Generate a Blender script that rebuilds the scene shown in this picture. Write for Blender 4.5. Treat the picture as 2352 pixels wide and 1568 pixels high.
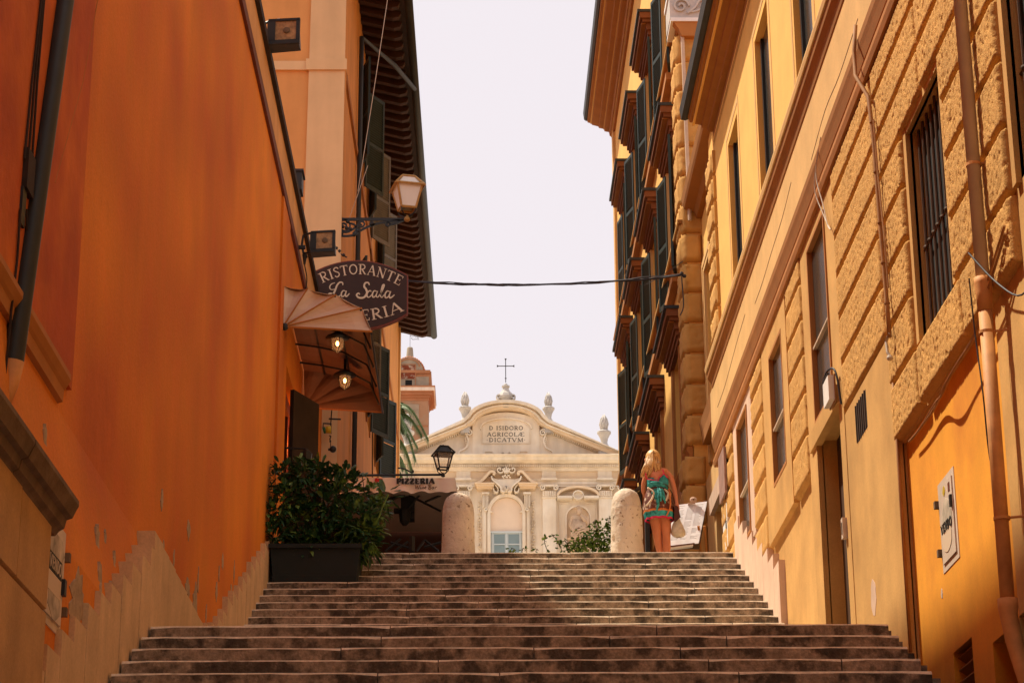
import bpy, bmesh, math, random
from mathutils import Vector, Matrix, noise
random.seed(7)
R = math.radians
scn = bpy.context.scene
for o in list(bpy.data.objects): bpy.data.objects.remove(o)

# ------------------------------------------------------------------ camera
FL, CX, CY = 4998.0, 1176.0, 784.0        # measured on the 2352 px wide view of the photograph
zc = Vector((-87, 14784, FL)).normalized()
yc = Vector((-76, -1690, FL)); yc = (yc - zc * yc.dot(zc)).normalized()
xc = Vector((yc.y*zc.z - yc.z*zc.y, yc.z*zc.x - yc.x*zc.z, yc.x*zc.y - yc.y*zc.x))
if xc.x < 0: xc = -xc
EYE = Vector((0, 0, 1.6))
right = Vector((xc.x, yc.x, zc.x)); upv = Vector((xc.y, yc.y, zc.y)); fwd = Vector((xc.z, yc.z, zc.z))
cam_d = bpy.data.cameras.new('camera'); cam = bpy.data.objects.new('camera', cam_d)
scn.collection.objects.link(cam)
m = Matrix.Identity(4)
for i in range(3):
    m[i][0] = right[i]; m[i][1] = upv[i]; m[i][2] = -fwd[i]; m[i][3] = EYE[i]
cam.matrix_world = m
cam_d.sensor_width = 36; cam_d.lens = FL/2352*36
cam_d.clip_start = .1; cam_d.clip_end = 3000
scn.camera = cam

# ------------------------------------------------------------------ light
SUNV = Vector((-1, .50, 2.0)).normalized()
sun_el = math.asin(SUNV.z); sun_az = math.atan2(SUNV.x, SUNV.y)
w = bpy.data.worlds.new('World'); scn.world = w; w.use_nodes = True
nt = w.node_tree; nt.nodes.clear()
out = nt.nodes.new('ShaderNodeOutputWorld'); bg = nt.nodes.new('ShaderNodeBackground')
sky = nt.nodes.new('ShaderNodeTexSky'); sky.sky_type = 'NISHITA'; sky.sun_disc = False
sky.sun_elevation = sun_el; sky.sun_rotation = sun_az % (2*math.pi)
sky.air_density = 1.0; sky.dust_density = 4.0; sky.ozone_density = 1.0
mixc = nt.nodes.new('ShaderNodeMixRGB'); mixc.inputs[0].default_value = .86
mixc.inputs[2].default_value = (7.35, 6.7, 6.85, 1)          # thin bright haze veil over the whole sky
nt.links.new(sky.outputs[0], mixc.inputs[1]); nt.links.new(mixc.outputs[0], bg.inputs[0])
bg.inputs[1].default_value = .10
nt.links.new(bg.outputs[0], out.inputs[0])
sl = bpy.data.lights.new('sun', 'SUN'); so = bpy.data.objects.new('sun', sl); scn.collection.objects.link(so)
sl.energy = 5.0; sl.angle = R(1.2); sl.color = (1, .91, .72)
so.rotation_euler = SUNV.to_track_quat('Z', 'Y').to_euler(); so.location = (0, 0, 60)
scn.view_settings.view_transform = 'Standard'; scn.view_settings.look = 'None'
scn.view_settings.gamma = 1; scn.view_settings.exposure = .44; scn.view_settings.use_curve_mapping = False
scn.cycles.max_bounces = 8; scn.cycles.diffuse_bounces = 5

# ------------------------------------------------------------------ measuring helpers
def ray(px, py):
    a, b = px-CX, CY-py
    return right*a + upv*b + fwd*FL
def Wy(px, py, Y):
    r = ray(px, py); return EYE + r*(Y/r.y)
def Wx(px, py, X):
    r = ray(px, py); return EYE + r*(X/r.x)
K = 1/1.063
def crop(ox, oy, s): return lambda a, b: ((ox+a/s)*K, (oy+b/s)*K)

# ------------------------------------------------------------------ materials
def lin(c):
    def f(v):
        v /= 255.; return v/12.92 if v <= .04045 else ((v+.055)/1.055)**2.4
    return (f(c[0]), f(c[1]), f(c[2]), 1)
MATS = {}
def mat(name, col, rough=.85, var=.0, vscale=3., bump=0., bscale=60., streak=0., col2=None, c2scale=1.2, c2lo=.45, c2hi=.65, metal=0., trans=0, emit=None, bdist=.01, grain=0., spec=.3):
    if name in MATS: return MATS[name]
    m = bpy.data.materials.new(name); m.use_nodes = True; t = m.node_tree; n = t.nodes; L = t.links
    b = n['Principled BSDF']; b.inputs['Roughness'].default_value = rough; b.inputs['Metallic'].default_value = metal
    b.inputs['Specular IOR Level'].default_value = spec
    tc = n.new('ShaderNodeNewGeometry')
    cur = None
    def noise_node(scale, detail=5, vec=None, rgh=.6):
        k = n.new('ShaderNodeTexNoise'); k.inputs['Scale'].default_value = scale; k.inputs['Detail'].default_value = detail
        k.inputs['Roughness'].default_value = rgh
        L.new(vec or tc.outputs['Position'], k.inputs['Vector']); return k
    def ramp(src, lo, hi):
        r = n.new('ShaderNodeMapRange'); r.inputs[1].default_value = lo; r.inputs[2].default_value = hi
        L.new(src, r.inputs[0]); return r.outputs[0]
    rgb = n.new('ShaderNodeRGB'); rgb.outputs[0].default_value = col; cur = rgb.outputs[0]
    def mixin(fac, colr, mode='MIX'):
        nonlocal cur
        x = n.new('ShaderNodeMixRGB'); x.blend_type = mode
        if isinstance(fac, float): x.inputs[0].default_value = fac
        else: L.new(fac, x.inputs[0])
        L.new(cur, x.inputs[1])
        if hasattr(colr, 'is_linked') or hasattr(colr, 'node'): L.new(colr, x.inputs[2])
        else: x.inputs[2].default_value = colr
        cur = x.outputs[0]
    if col2:
        k = noise_node(c2scale, 6); mixin(ramp(k.outputs[0], c2lo, c2hi), col2)
    if var:
        k = noise_node(vscale, 6); g = ramp(k.outputs[0], .3, .7)
        x = n.new('ShaderNodeMapRange'); x.inputs[3].default_value = 1-var; x.inputs[4].default_value = 1+var*.6
        L.new(g, x.inputs[0]); c = n.new('ShaderNodeCombineColor')
        for i in range(3): L.new(x.outputs[0], c.inputs[i])
        mixin(1.0, c.outputs[0], 'MULTIPLY')
    if streak:
        mp = n.new('ShaderNodeMapping'); mp.inputs['Scale'].default_value = (2.2, 2.2, .28); L.new(tc.outputs['Position'], mp.inputs[0])
        k = noise_node(1.6, 4, mp.outputs[0], .5); g = ramp(k.outputs[0], .25, .75)
        x = n.new('ShaderNodeMapRange'); x.inputs[3].default_value = 1-streak; x.inputs[4].default_value = 1+streak*.5
        L.new(g, x.inputs[0]); c = n.new('ShaderNodeCombineColor')
        for i in range(3): L.new(x.outputs[0], c.inputs[i])
        mixin(1.0, c.outputs[0], 'MULTIPLY')
    if grain:
        k = noise_node(55, 4); g = ramp(k.outputs[0], .3, .7)
        x = n.new('ShaderNodeMapRange'); x.inputs[3].default_value = 1-grain; x.inputs[4].default_value = 1+grain
        L.new(g, x.inputs[0]); c = n.new('ShaderNodeCombineColor')
        for i in range(3): L.new(x.outputs[0], c.inputs[i])
        mixin(1.0, c.outputs[0], 'MULTIPLY')
    L.new(cur, b.inputs['Base Color'])
    if bump:
        k = noise_node(bscale, 6); bp = n.new('ShaderNodeBump'); bp.inputs['Strength'].default_value = bump; bp.inputs['Distance'].default_value = bdist
        L.new(k.outputs[0], bp.inputs['Height']); L.new(bp.outputs[0], b.inputs['Normal'])
    if emit:
        b.inputs['Emission Color'].default_value = emit[0]; b.inputs['Emission Strength'].default_value = emit[1]
    if trans: b.inputs['Transmission Weight'].default_value = trans
    MATS[name] = m; return m
def rgb(r, g, b): return (r, g, b, 1)

M_orange = mat('orange_limewash', rgb(.73, .232, .013), .9, .17, 2.2, .5, 16, .05, rgb(.50, .120, .012), .55, .38, .64, grain=.10)
M_orange2 = mat('orange_limewash_pier', rgb(.60, .15, .012), .9, .17, 2.1, .4, 20, .10, rgb(.45, .085, .012), .7, .4, .6)
M_plasterbare = mat('bare_plaster', rgb(.42, .30, .18), .95, .35, 12, .5, 60)
M_clad = mat('travertine_panel', rgb(.62, .42, .23), .8, .14, 4, .2, 60, .14, grain=.10)
M_nearstone = mat('tan_stone_slab', rgb(.50, .29, .12), .85, .2, 3, .25, 50, .12, grain=.10)
M_darkstone = mat('weathered_cornice', rgb(.17, .11, .065), .9, .4, 6, .5, 40)
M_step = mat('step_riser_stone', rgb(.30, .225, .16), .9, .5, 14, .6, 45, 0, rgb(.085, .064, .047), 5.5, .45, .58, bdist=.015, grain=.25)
M_stepwornlit = mat('step_worn_edge_highlight', rgb(.72, .60, .45), .7, .3, 9, .3, 60, 0, rgb(.26, .19, .13), 4, .56, .70, grain=.15)  # worn nosing, with its skylight highlight put into the pale tone
M_pave = mat('paving', rgb(.20, .16, .12), .85, .25, 2, .3, 30)
M_l2 = mat('apricot_stucco', rgb(.62, .30, .10), .9, .12, 1.2, .15, 50, .12)
M_l2b = mat('orange_stucco_street', rgb(.66, .27, .055), .9, .12, 1.2, .15, 50, .15)
M_l2pil = mat('sand_pilaster', rgb(.66, .45, .24), .9, .08, 1.5, .15, 50, .1)
M_eave = mat('dark_eave_timber', rgb(.035, .020, .014), .85, .3, 4)
M_rafter = mat('rafter_timber', rgb(.055, .022, .014), .8, .2, 6)
M_gutter = mat('gutter_metal', rgb(.035, .036, .036), .6, .2, 5)
M_yellow = mat('yellow_ochre_stucco', rgb(.80, .455, .12), .92, .10, 1.8, .12, 60, .04, grain=.05)
M_tan = mat('tan_ochre_stucco', rgb(.61, .34, .105), .92, .14, 2.2, .15, 40, .05, rgb(.50, .27, .08), .7, .45, .65, grain=.07)
M_string = mat('sand_stringcourse', rgb(.66, .40, .155), .9, .12, 2, .12, 60, .05, grain=.06)
M_rust = mat('rusticated_stucco', rgb(.60, .32, .09), .95, .16, 3, .9, 85, .05, bdist=.010)
M_orw = mat('bright_orange_plinth', rgb(.80, .33, .022), .9, .12, 2.4, .12, 60, .08, rgb(.62, .21, .02), .8, .48, .7, grain=.06)
M_mould = mat('ochre_moulding', rgb(.42, .17, .045), .9, .1, 3, .1, 60, .1)
M_hood = mat('brown_hood', rgb(.20, .07, .025), .85, .12, 3)
M_soffit = mat('brown_cornice', rgb(.34, .135, .03), .85, .12, 3, .1, 60, .1)
M_grime = mat('damp_grime', rgb(.16, .085, .03), .95, .3, 8)
M_glassdk = mat('dark_window_glass', rgb(.042, .042, .038), .22, 0, spec=.5)
M_darkin = mat('dark_interior', rgb(.012, .011, .010), .9)
M_shut = mat('dark_green_shutter', rgb(.022, .036, .033), .55, .2, 8)
M_shutL = mat('grey_green_shutter', rgb(.16, .135, .105), .6, .2, 8)
M_iron = mat('wrought_iron', rgb(.018, .019, .019), .5, .2, 10)
M_bars = mat('rusty_bars', rgb(.10, .055, .03), .7, .3, 12)
M_pipeup = mat('painted_pipe', rgb(.56, .42, .30), .6, .12, 6)
M_pipelo = mat('rusty_orange_pipe', rgb(.62, .28, .09), .65, .25, 7)
M_pipedk = mat('dark_grey_pipe', rgb(.030, .034, .033), .5, .15, 5)
M_conduit = mat('brown_conduit', rgb(.36, .17, .06), .7, .2, 8)
M_wire = mat('cable', rgb(.035, .03, .035), .6)
M_wirel = mat('pale_cable', rgb(.50, .42, .34), .6)
M_church = mat('travertine_facade', rgb(.84, .74, .60), .85, .10, .8, .2, 8, .16, rgb(.74, .58, .40), .5, .45, .7)
M_churchw = mat('warm_travertine', rgb(.80, .62, .42), .85, .10, .8, .2, 8, .06)
M_peach = mat('peach_stucco', rgb(.80, .63, .48), .9, .05, 2)
M_statue = mat('marble_statue', rgb(.62, .44, .29), .8, .2, 3, .3, 20)
M_letter = mat('incised_letters', rgb(.13, .11, .09), .9)
M_tower = mat('tower_stucco', rgb(.40, .23, .13), .9, .12, 1.2, .2, 12, .1, rgb(.36, .28, .19), .8, .5, .62)
M_towertrim = mat('tower_moulding', rgb(.42, .19, .09), .9, .15, 2)
M_towergrey = mat('tower_grey_render', rgb(.36, .29, .21), .95, .3, 2, .3, 10)
M_tile = mat('terracotta_tile', rgb(.55, .22, .11), .85, .3, 3)
M_rustpanel = mat('rust_streaked_panel', rgb(.22, .05, .02), .9, .2, 3, 0, 1, .3, rgb(.45, .35, .26), 3.5, .5, .6)
M_urn = mat('urn_stone', rgb(.52, .48, .44), .85, .25, 3, .2, 12)
M_bollard = mat('pitted_travertine', rgb(.66, .55, .43), .85, .2, 2.5, .7, 26, 0, rgb(.20, .12, .07), 19, .60, .68, bdist=.02)
M_pit = mat('pit_shadow_stain', rgb(.14, .08, .045), .95)
M_canvas = mat('beige_canvas', rgb(.68, .53, .40), .8, .06, 5, .08, 30)
M_canvas2 = mat('cream_canvas', rgb(.72, .60, .50), .8, .06, 5, .08, 30)
M_sign = mat('brown_sign_face', rgb(.045, .022, .017), .6, .1, 10, spec=.2)
M_signrim = mat('sign_rim', rgb(.20, .045, .03), .6)
M_signlet = mat('cream_letters', rgb(.62, .48, .34), .7)
M_brass = mat('aged_brass', rgb(.40, .22, .07), .5, .2, 20, metal=.3)
M_frost = mat('frosted_glass', rgb(.68, .64, .58), .4)
M_floodgl = mat('amber_flood_glass', rgb(.36, .21, .09), .35, .5, 18)
M_black = mat('black_metal', rgb(.020, .022, .024), .45, .1, 10)
M_white = mat('white_paint', rgb(.78, .74, .70), .6, .06, 6)
M_paper = mat('white_menu_paper', rgb(.84, .82, .84), .7, .03, 10)
M_ink = mat('ink', rgb(.55, .55, .58), .8)
M_metalplate = mat('pale_metal_door', rgb(.62, .50, .40), .6, .15, 6, 0, 1, .15)
M_posters = mat('worn_posters', rgb(.50, .42, .32), .8, .5, 9)
M_winfr = mat('blue_grey_frame', rgb(.55, .60, .60), .6)
M_pane = mat('blue_grey_pane', rgb(.20, .27, .28), .3, .1, 1.5, spec=.5)
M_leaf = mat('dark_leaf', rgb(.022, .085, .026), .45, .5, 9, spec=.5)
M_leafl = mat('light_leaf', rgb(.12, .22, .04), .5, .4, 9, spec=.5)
M_palm = mat('palm_leaf', rgb(.10, .15, .05), .6, .4, 5)
M_stem = mat('brown_stem', rgb(.10, .06, .03), .8)
M_planter = mat('dark_planter', rgb(.009, .014, .013), .7, .2, 6)
M_bulb = mat('warm_bulb', rgb(1, .7, .4), .5, emit=(rgb(1, .42, .13), 9))
M_bulbred = mat('orange_bulb', rgb(1, .4, .1), .5, emit=(rgb(1, .16, .02), 9))
M_doorred = mat('red_brown_door', rgb(.13, .028, .012), .7, .3, 6)
M_skin = mat('tanned_skin', rgb(.62, .22, .10), .5, .06, 14, spec=.4)
M_hair = mat('blonde_hair', rgb(.62, .36, .13), .45, .0, 1, spec=.5)
M_hair2 = mat('dark_blonde_hair', rgb(.34, .17, .06), .5)
M_teal = mat('teal_cloth', rgb(.05, .38, .36), .6, .3, 18, 0, 1, 0, rgb(.02, .17, .17), 22, .5, .6)
M_pink = mat('pink_cloth', rgb(.62, .02, .08), .6, .1, 20)
M_clothor = mat('orange_print', rgb(.62, .18, .04), .6, .2, 24)
M_clothpr = mat('printed_cloth', rgb(.14, .035, .02), .6, .1, 20, 0, 1, 0, rgb(.70, .52, .38), 9, .52, .60)
M_bagbr = mat('brown_leather', rgb(.075, .022, .016), .5)
M_bagpl = mat('plastic_bag', rgb(.58, .50, .38), .4, .3, 14)
M_yel = mat('yellow_plastic', rgb(.50, .36, .02), .5)
M_red = mat('red_print', rgb(.50, .03, .02), .7)
M_green = mat('green_print', rgb(.02, .12, .05), .7)
M_blk = mat('black_print', rgb(.02, .018, .016), .7)
M_pinkst = mat('pinkish_stone', rgb(.66, .46, .34), .85, .12, 3, .15, 50, .15)
M_piazza = mat('pale_bounce_paving', rgb(.58, .50, .40), .85, .15, .8)  # unseen ground, made pale to bounce sun onto the church front
M_gap = mat('dentil_gap_shade', rgb(.22, .13, .07), .95, .2, 3)
M_doorbr = mat('dark_brown_door', rgb(.07, .035, .018), .7, .15, 4)
M_plaquep = mat('mauve_marble', rgb(.34, .20, .16), .7, .3, 5)

# ------------------------------------------------------------------ mesh builder
def TR(x0): return lambda u, v, w: (x0-w, u, v)        # wall on the right side, outward = -X
def TL(x0): return lambda u, v, w: (x0+w, u, v)        # wall on the left side, outward = +X
def TF(y0): return lambda u, v, w: (u, y0-w, v)        # wall facing the camera
def TW(u, v, w): return (u, v, w)
class MB:
    def __init__(s, T=TW): s.v = []; s.f = []; s.mi = []; s.T = T
    def add(s, vs, fs, mi=0):
        b = len(s.v); s.v += [s.T(*p) for p in vs]
        s.f += [tuple(i+b for i in f) for f in fs]; s.mi += [mi]*len(fs)
        return s
    def box(s, a0, a1, b0, b1, c0, c1, mi=0):
        return s.add([(a0, b0, c0), (a1, b0, c0), (a1, b1, c0), (a0, b1, c0), (a0, b0, c1), (a1, b0, c1), (a1, b1, c1), (a0, b1, c1)],
              [(0, 3, 2, 1), (4, 5, 6, 7), (0, 1, 5, 4), (1, 2, 6, 5), (2, 3, 7, 6), (3, 0, 4, 7)], mi)
    def mould(s, u0, u1, pts, mi=0):
        "profile pts (v,w) extruded along u"
        n = len(pts); vs = [(u0, a, b) for a, b in pts]+[(u1, a, b) for a, b in pts]
        fs = [(i, (i+1) % n, (i+1) % n+n, i+n) for i in range(n)]+[tuple(range(n))[::-1], tuple(range(n, 2*n))]
        return s.add(vs, fs, mi)
    def plate(s, pts, w0, w1, mi=0):
        "outline pts (u,v) extruded along w"
        n = len(pts); vs = [(a, b, w0) for a, b in pts]+[(a, b, w1) for a, b in pts]
        fs = [(i, (i+1) % n, (i+1) % n+n, i+n) for i in range(n)]+[tuple(range(n))[::-1], tuple(range(n, 2*n))]
        return s.add(vs, fs, mi)
    def strip(s, A, B, w0, w1, mi=0):
        "closed band between polylines A and B in (u,v), extruded along w"
        n = len(A)
        for i in range(n-1):
            q = [A[i], A[i+1], B[i+1], B[i]]
            vs = [(a, b, w0) for a, b in q]+[(a, b, w1) for a, b in q]
            fs = [(4, 5, 6, 7), (0, 3, 2, 1), (0, 1, 5, 4), (2, 3, 7, 6)]
            if i == 0: fs.append((3, 0, 4, 7))
            if i == n-2: fs.append((1, 2, 6, 5))
            s.add(vs, fs, mi)
        return s
    def tube(s, pts, r, n=8, mi=0, cap=True):
        P = [Vector(s.T(*p)) for p in pts]; T0 = s.T; s.T = TW
        rs = r if isinstance(r, (list, tuple)) else [r]*len(P)
        vs = []; fs = []; up = None
        for i, p in enumerate(P):
            d = (P[min(i+1, len(P)-1)]-P[max(i-1, 0)])
            d = d.normalized() if d.length > 1e-9 else Vector((0, 0, 1))
            if up is None: up = Vector((0, 0, 1)) if abs(d.z) < .9 else Vector((1, 0, 0))
            a = d.cross(up).normalized() if d.cross(up).length > 1e-6 else d.orthogonal().normalized()
            b = d.cross(a).normalized(); up = -b if b.length else up
            up = a.cross(d).normalized()
            for k in range(n):
                t = 2*math.pi*k/n; q = p+(a*math.cos(t)+up*math.sin(t))*rs[i]; vs.append(tuple(q))
        for i in range(len(P)-1):
            for k in range(n): fs.append((i*n+k, i*n+(k+1) % n, (i+1)*n+(k+1) % n, (i+1)*n+k))
        if cap: fs += [tuple(range(n))[::-1], tuple(range((len(P)-1)*n, len(P)*n))]
        s.add(vs, fs, mi); s.T = T0; return s
    def lathe(s, c, prof, n=16, mi=0, sq=0):
        "profile (r,z) round vertical axis at world point c"
        T0 = s.T; s.T = TW; vs = []; fs = []
        for r, z in prof:
            for k in range(n):
                t = 2*math.pi*(k+.5)/n; vs.append((c[0]+r*math.cos(t), c[1]+r*math.sin(t), c[2]+z))
        for i in range(len(prof)-1):
            for k in range(n): fs.append((i*n+k, i*n+(k+1) % n, (i+1)*n+(k+1) % n, (i+1)*n+k))
        fs += [tuple(range(n))[::-1], tuple(range((len(prof)-1)*n, len(prof)*n))]
        s.add(vs, fs, mi); s.T = T0; return s
    def ball(s, c, r, n=8, mi=0):
        if not isinstance(r, (tuple, list)): r = (r, r, r)
        vs = []; fs = []; h = max(4, n//2+1)
        for i in range(h+1):
            a = math.pi*i/h
            for k in range(n):
                t = 2*math.pi*k/n
                vs.append((c[0]+r[0]*math.sin(a)*math.cos(t), c[1]+r[1]*math.sin(a)*math.sin(t), c[2]+r[2]*math.cos(a)))
        for i in range(h):
            for k in range(n): fs.append((i*n+k, i*n+(k+1) % n, (i+1)*n+(k+1) % n, (i+1)*n+k))
        return s.add(vs, fs, mi)
    def quad(s, a, b, c, d, mi=0): return s.add([a, b, c, d], [(0, 1, 2, 3)], mi)
    def holes(s, u0, u1, v0, v1, hs, dep=.22, mi=0, back=True):
        "wall sheet at w=0 with recessed openings hs=[(ua,ub,va,vb)]"
        us = sorted({u0, u1, *[h[0] for h in hs], *[h[1] for h in hs]}); vs_ = sorted({v0, v1, *[h[2] for h in hs], *[h[3] for h in hs]})
        for i in range(len(us)-1):
            for j in range(len(vs_)-1):
                cu, cv = (us[i]+us[i+1])/2, (vs_[j]+vs_[j+1])/2
                if any(h[0] < cu < h[1] and h[2] < cv < h[3] for h in hs): continue
                s.quad((us[i], vs_[j], 0), (us[i+1], vs_[j], 0), (us[i+1], vs_[j+1], 0), (us[i], vs_[j+1], 0), mi)
        for a, b, c, d in hs:
            for p, q in (((a, c), (b, c)), ((b, c), (b, d)), ((b, d), (a, d)), ((a, d), (a, c))):
                s.quad((p[0], p[1], 0), (q[0], q[1], 0), (q[0], q[1], -dep), (p[0], p[1], -dep), mi)
        return s
    def build(s, name, mats, parent=None, smooth=False, base=None, recalc=True):
        if not isinstance(mats, (list, tuple)): mats = [mats]
        o3 = Vector((0, 0, 0))
        if parent is not None: o3 = BASE[parent.name] if parent.name in BASE else o3
        elif base is not None: o3 = Vector(base)
        me = bpy.data.meshes.new(name)
        me.from_pydata([(x-o3.x, y-o3.y, z-o3.z) for x, y, z in s.v], [], s.f)
        for q in mats: me.materials.append(q)
        me.polygons.foreach_set('material_index', s.mi)
        if smooth: me.polygons.foreach_set('use_smooth', [True]*len(me.polygons))
        if recalc:
            b = bmesh.new(); b.from_mesh(me); bmesh.ops.recalc_face_normals(b, faces=b.faces); b.to_mesh(me); b.free()
        me.update()
        o = bpy.data.objects.new(name, me); scn.collection.objects.link(o)
        if parent is not None: o.parent = parent; BASE[o.name] = o3
        else:
            o.location = o3; BASE[o.name] = o3
        return o
BASE = {}
def tag(o, label, cat, group=None, kind=None):
    if label: o['label'] = label
    if cat: o['category'] = cat
    if group: o['group'] = group
    if kind: o['kind'] = kind
    return o
def thing(name, label, cat, loc=(0, 0, 0), group=None):
    o = bpy.data.objects.new(name, None); scn.collection.objects.link(o); o.location = loc; o.empty_display_size = .2
    BASE[o.name] = Vector(loc); return tag(o, label, cat, group)
def stuff(o): o['kind'] = 'stuff'; return o
def lab(o, l): o['label'] = l; return o
def copy_tree(o, loc, label, dz=0):
    def rec(a, par):
        c = a.copy(); scn.collection.objects.link(c)
        if par is not None: c.parent = par
        for ch in [x for x in a.children]: rec(ch, c)
        return c
    c = rec(o, None); c.location = loc; c['label'] = label; BASE[c.name] = Vector(loc); return c
def smooth_curve(pts, k=6):
    "Catmull-Rom through 2D or 3D points"
    P = [tuple(p) for p in pts]; P = [P[0]]+P+[P[-1]]; out = []
    for i in range(1, len(P)-2):
        for j in range(k):
            t = j/k; r = []
            for a, b, c, d in zip(P[i-1], P[i], P[i+1], P[i+2]):
                r.append(.5*((2*b)+(-a+c)*t+(2*a-5*b+4*c-d)*t*t+(-a+3*b-3*c+d)*t**3))
            out.append(tuple(r))
    out.append(P[-2]); return out
def spiral(cx, cy, r0, r1, a0, a1, n=18):
    return [(cx+(r0+(r1-r0)*i/n)*math.cos(R(a0+(a1-a0)*i/n)), cy+(r0+(r1-r0)*i/n)*math.sin(R(a0+(a1-a0)*i/n))) for i in range(n+1)]
def ribbon(mb, pts, wid, w0, w1, mi=0):
    "flat raised band following 2D pts; wid scalar or list"
    n = len(pts); A = []; B = []
    for i, p in enumerate(pts):
        a = pts[max(i-1, 0)]; b = pts[min(i+1, n-1)]
        dx, dy = b[0]-a[0], b[1]-a[1]; l = math.hypot(dx, dy) or 1
        h = (wid[i] if isinstance(wid, (list, tuple)) else wid)/2
        A.append((p[0]-dy/l*h, p[1]+dx/l*h)); B.append((p[0]+dy/l*h, p[1]-dx/l*h))
    mb.strip(A, B, w0, w1, mi)

# ---- roman capitals as thick and thin strokes with serifs, unit height 1
TK, TN = .17, .075
def arc(cx, cy, rx, ry, a0, a1, n=10): return [(cx+rx*math.cos(R(a0+(a1-a0)*i/n)), cy+ry*math.sin(R(a0+(a1-a0)*i/n))) for i in range(n+1)]
def V(x, y0=0, y1=1, t=TK): return ([(x, y0), (x, y1)], t)
def S(x, y, wd=.32, t=.05): return ([(x-wd/2, y), (x+wd/2, y)], t)
GL = {
 'I': (.38, [V(.19), S(.19, .025), S(.19, .975)]),
 'T': (.74, [V(.37), S(.37, .025), ([(.04, .96), (.70, .96)], .08), ([(.05, .96), (.05, .78)], .05), ([(.69, .96), (.69, .78)], .05)]),
 'R': (.80, [V(.2), S(.2, .025), S(.17, .975), (arc(.36, .74, .26, .235, 90, -90), .12), ([(.2, .975), (.38, .975)], .06), ([(.2, .50), (.38, .50)], .06), ([(.36, .5), (.68, .03)], .15), S(.70, .025, .18)]),
 'P': (.70, [V(.2), S(.2, .025), S(.17, .975), (arc(.36, .72, .27, .255, 90, -90), .13), ([(.2, .975), (.38, .975)], .06), ([(.2, .465), (.38, .465)], .06)]),
 'O': (.86, [(arc(.43, .5, .34, .455, 0, 360, 22), .13)]),
 'D': (.84, [V(.2), (arc(.30, .5, .42, .46, 90, -90, 14), .13), ([(.08, .965), (.32, .965)], .06), ([(.08, .035), (.32, .035)], .06)]),
 'C': (.78, [(arc(.44, .5, .34, .455, 45, 315, 16), .12), ([(.70, .70), (.70, .94)], .05)]),
 'G': (.84, [(arc(.44, .5, .34, .455, 45, 315, 16), .12), ([(.69, .05), (.69, .42)], .13), S(.68, .42, .26)]),
 'S': (.62, [(smooth_curve([(.54, .80), (.42, .95), (.22, .93), (.12, .76), (.26, .58), (.44, .45), (.52, .26), (.40, .07), (.20, .05), (.09, .20)], 4), .12)]),
 'A': (.86, [([(.10, .03), (.43, 1)], TN), ([(.43, 1), (.76, .03)], TK), ([(.22, .34), (.62, .34)], .06), S(.11, .025, .24), S(.75, .025, .26)]),
 'N': (.88, [V(.18, 0, 1, TN), ([(.16, .98), (.72, .02)], TK), V(.72, 0, 1, TN), S(.16, .025, .26), S(.72, .975, .26), S(.12, .975, .2)]),
 'M': (1.02, [V(.16, 0, 1, TN), ([(.17, .98), (.50, .05)], .15), ([(.50, .05), (.84, .98)], TN), V(.85, 0, 1, .15), S(.15, .025, .24), S(.86, .025, .26)]),
 'E': (.70, [V(.2), ([(.08, .965), (.62, .965)], .07), ([(.08, .035), (.64, .035)], .07), ([(.2, .51), (.50, .51)], .06), ([(.61, .97), (.61, .78)], .05), ([(.63, .03), (.63, .24)], .05), ([(.5, .42), (.5, .60)], .05)]),
 'L': (.66, [V(.2), S(.2, .975), ([(.08, .035), (.60, .035)], .07), ([(.59, .03), (.59, .26)], .05)]),
 'V': (.86, [([(.10, .97), (.43, 0)], TK), ([(.43, 0), (.76, .97)], TN), S(.10, .975, .26), S(.76, .975, .24)]),
 'U': (.84, [([(.17, 1), (.17, .35)]+arc(.43, .33, .26, .29, 180, 360)+[(.69, .35), (.69, 1)], .11), S(.17, .975), S(.69, .975, .24)]),
 'Z': (.72, [([(.08, .965), (.64, .965)], .07), ([(.62, .95), (.10, .05)], TK), ([(.08, .035), (.66, .035)], .07), ([(.09, .97), (.09, .78)], .05), ([(.65, .03), (.65, .24)], .05)]),
 'F': (.66, [V(.2), ([(.08, .965), (.60, .965)], .07), S(.2, .025), ([(.2, .51), (.48, .51)], .06)]),
 '.': (.34, [([(.10, .5), (.22, .5)], .12)]),
 "'": (.2, [([(.1, .8), (.1, 1)], .08)]), ' ': (.42, []),
 '@': (1.28, [([(.06, .03), (.58, 1)], TN), V(.66), ([(.28, .34), (.62, .34)], .06), ([(.50, .965), (1.18, .965)], .07), ([(.56, .035), (1.20, .035)], .07), ([(.66, .51), (1.0, .51)], .06), ([(1.18, .97), (1.18, .78)], .05), ([(1.2, .03), (1.2, .24)], .05), S(.07, .025, .22)]),
}
def textwidth(t, sp=.06): return sum(GL[c][0]+sp for c in t)-sp
def text_line(mb, t, u0, u1, v0, h, w0, w1, shear=0, sp=.06, mi=0, place=None, bold=1):
    W = textwidth(t, sp); sx = (u1-u0)/W; x = 0
    for c in t:
        wd, st = GL[c]
        for k, (pts, th) in enumerate(st):
            q = []
            for a, b in pts:
                X, Yy = (x+a)*sx, b*h
                X += shear*Yy
                q.append(place(X/(W*sx), Yy) if place else (u0+X, v0+Yy))
            ribbon(mb, q, th*h*bold*min(1.2, sx/h if sx < h else 1), w0, w1+k*.0004, mi)
        x += wd+sp

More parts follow.
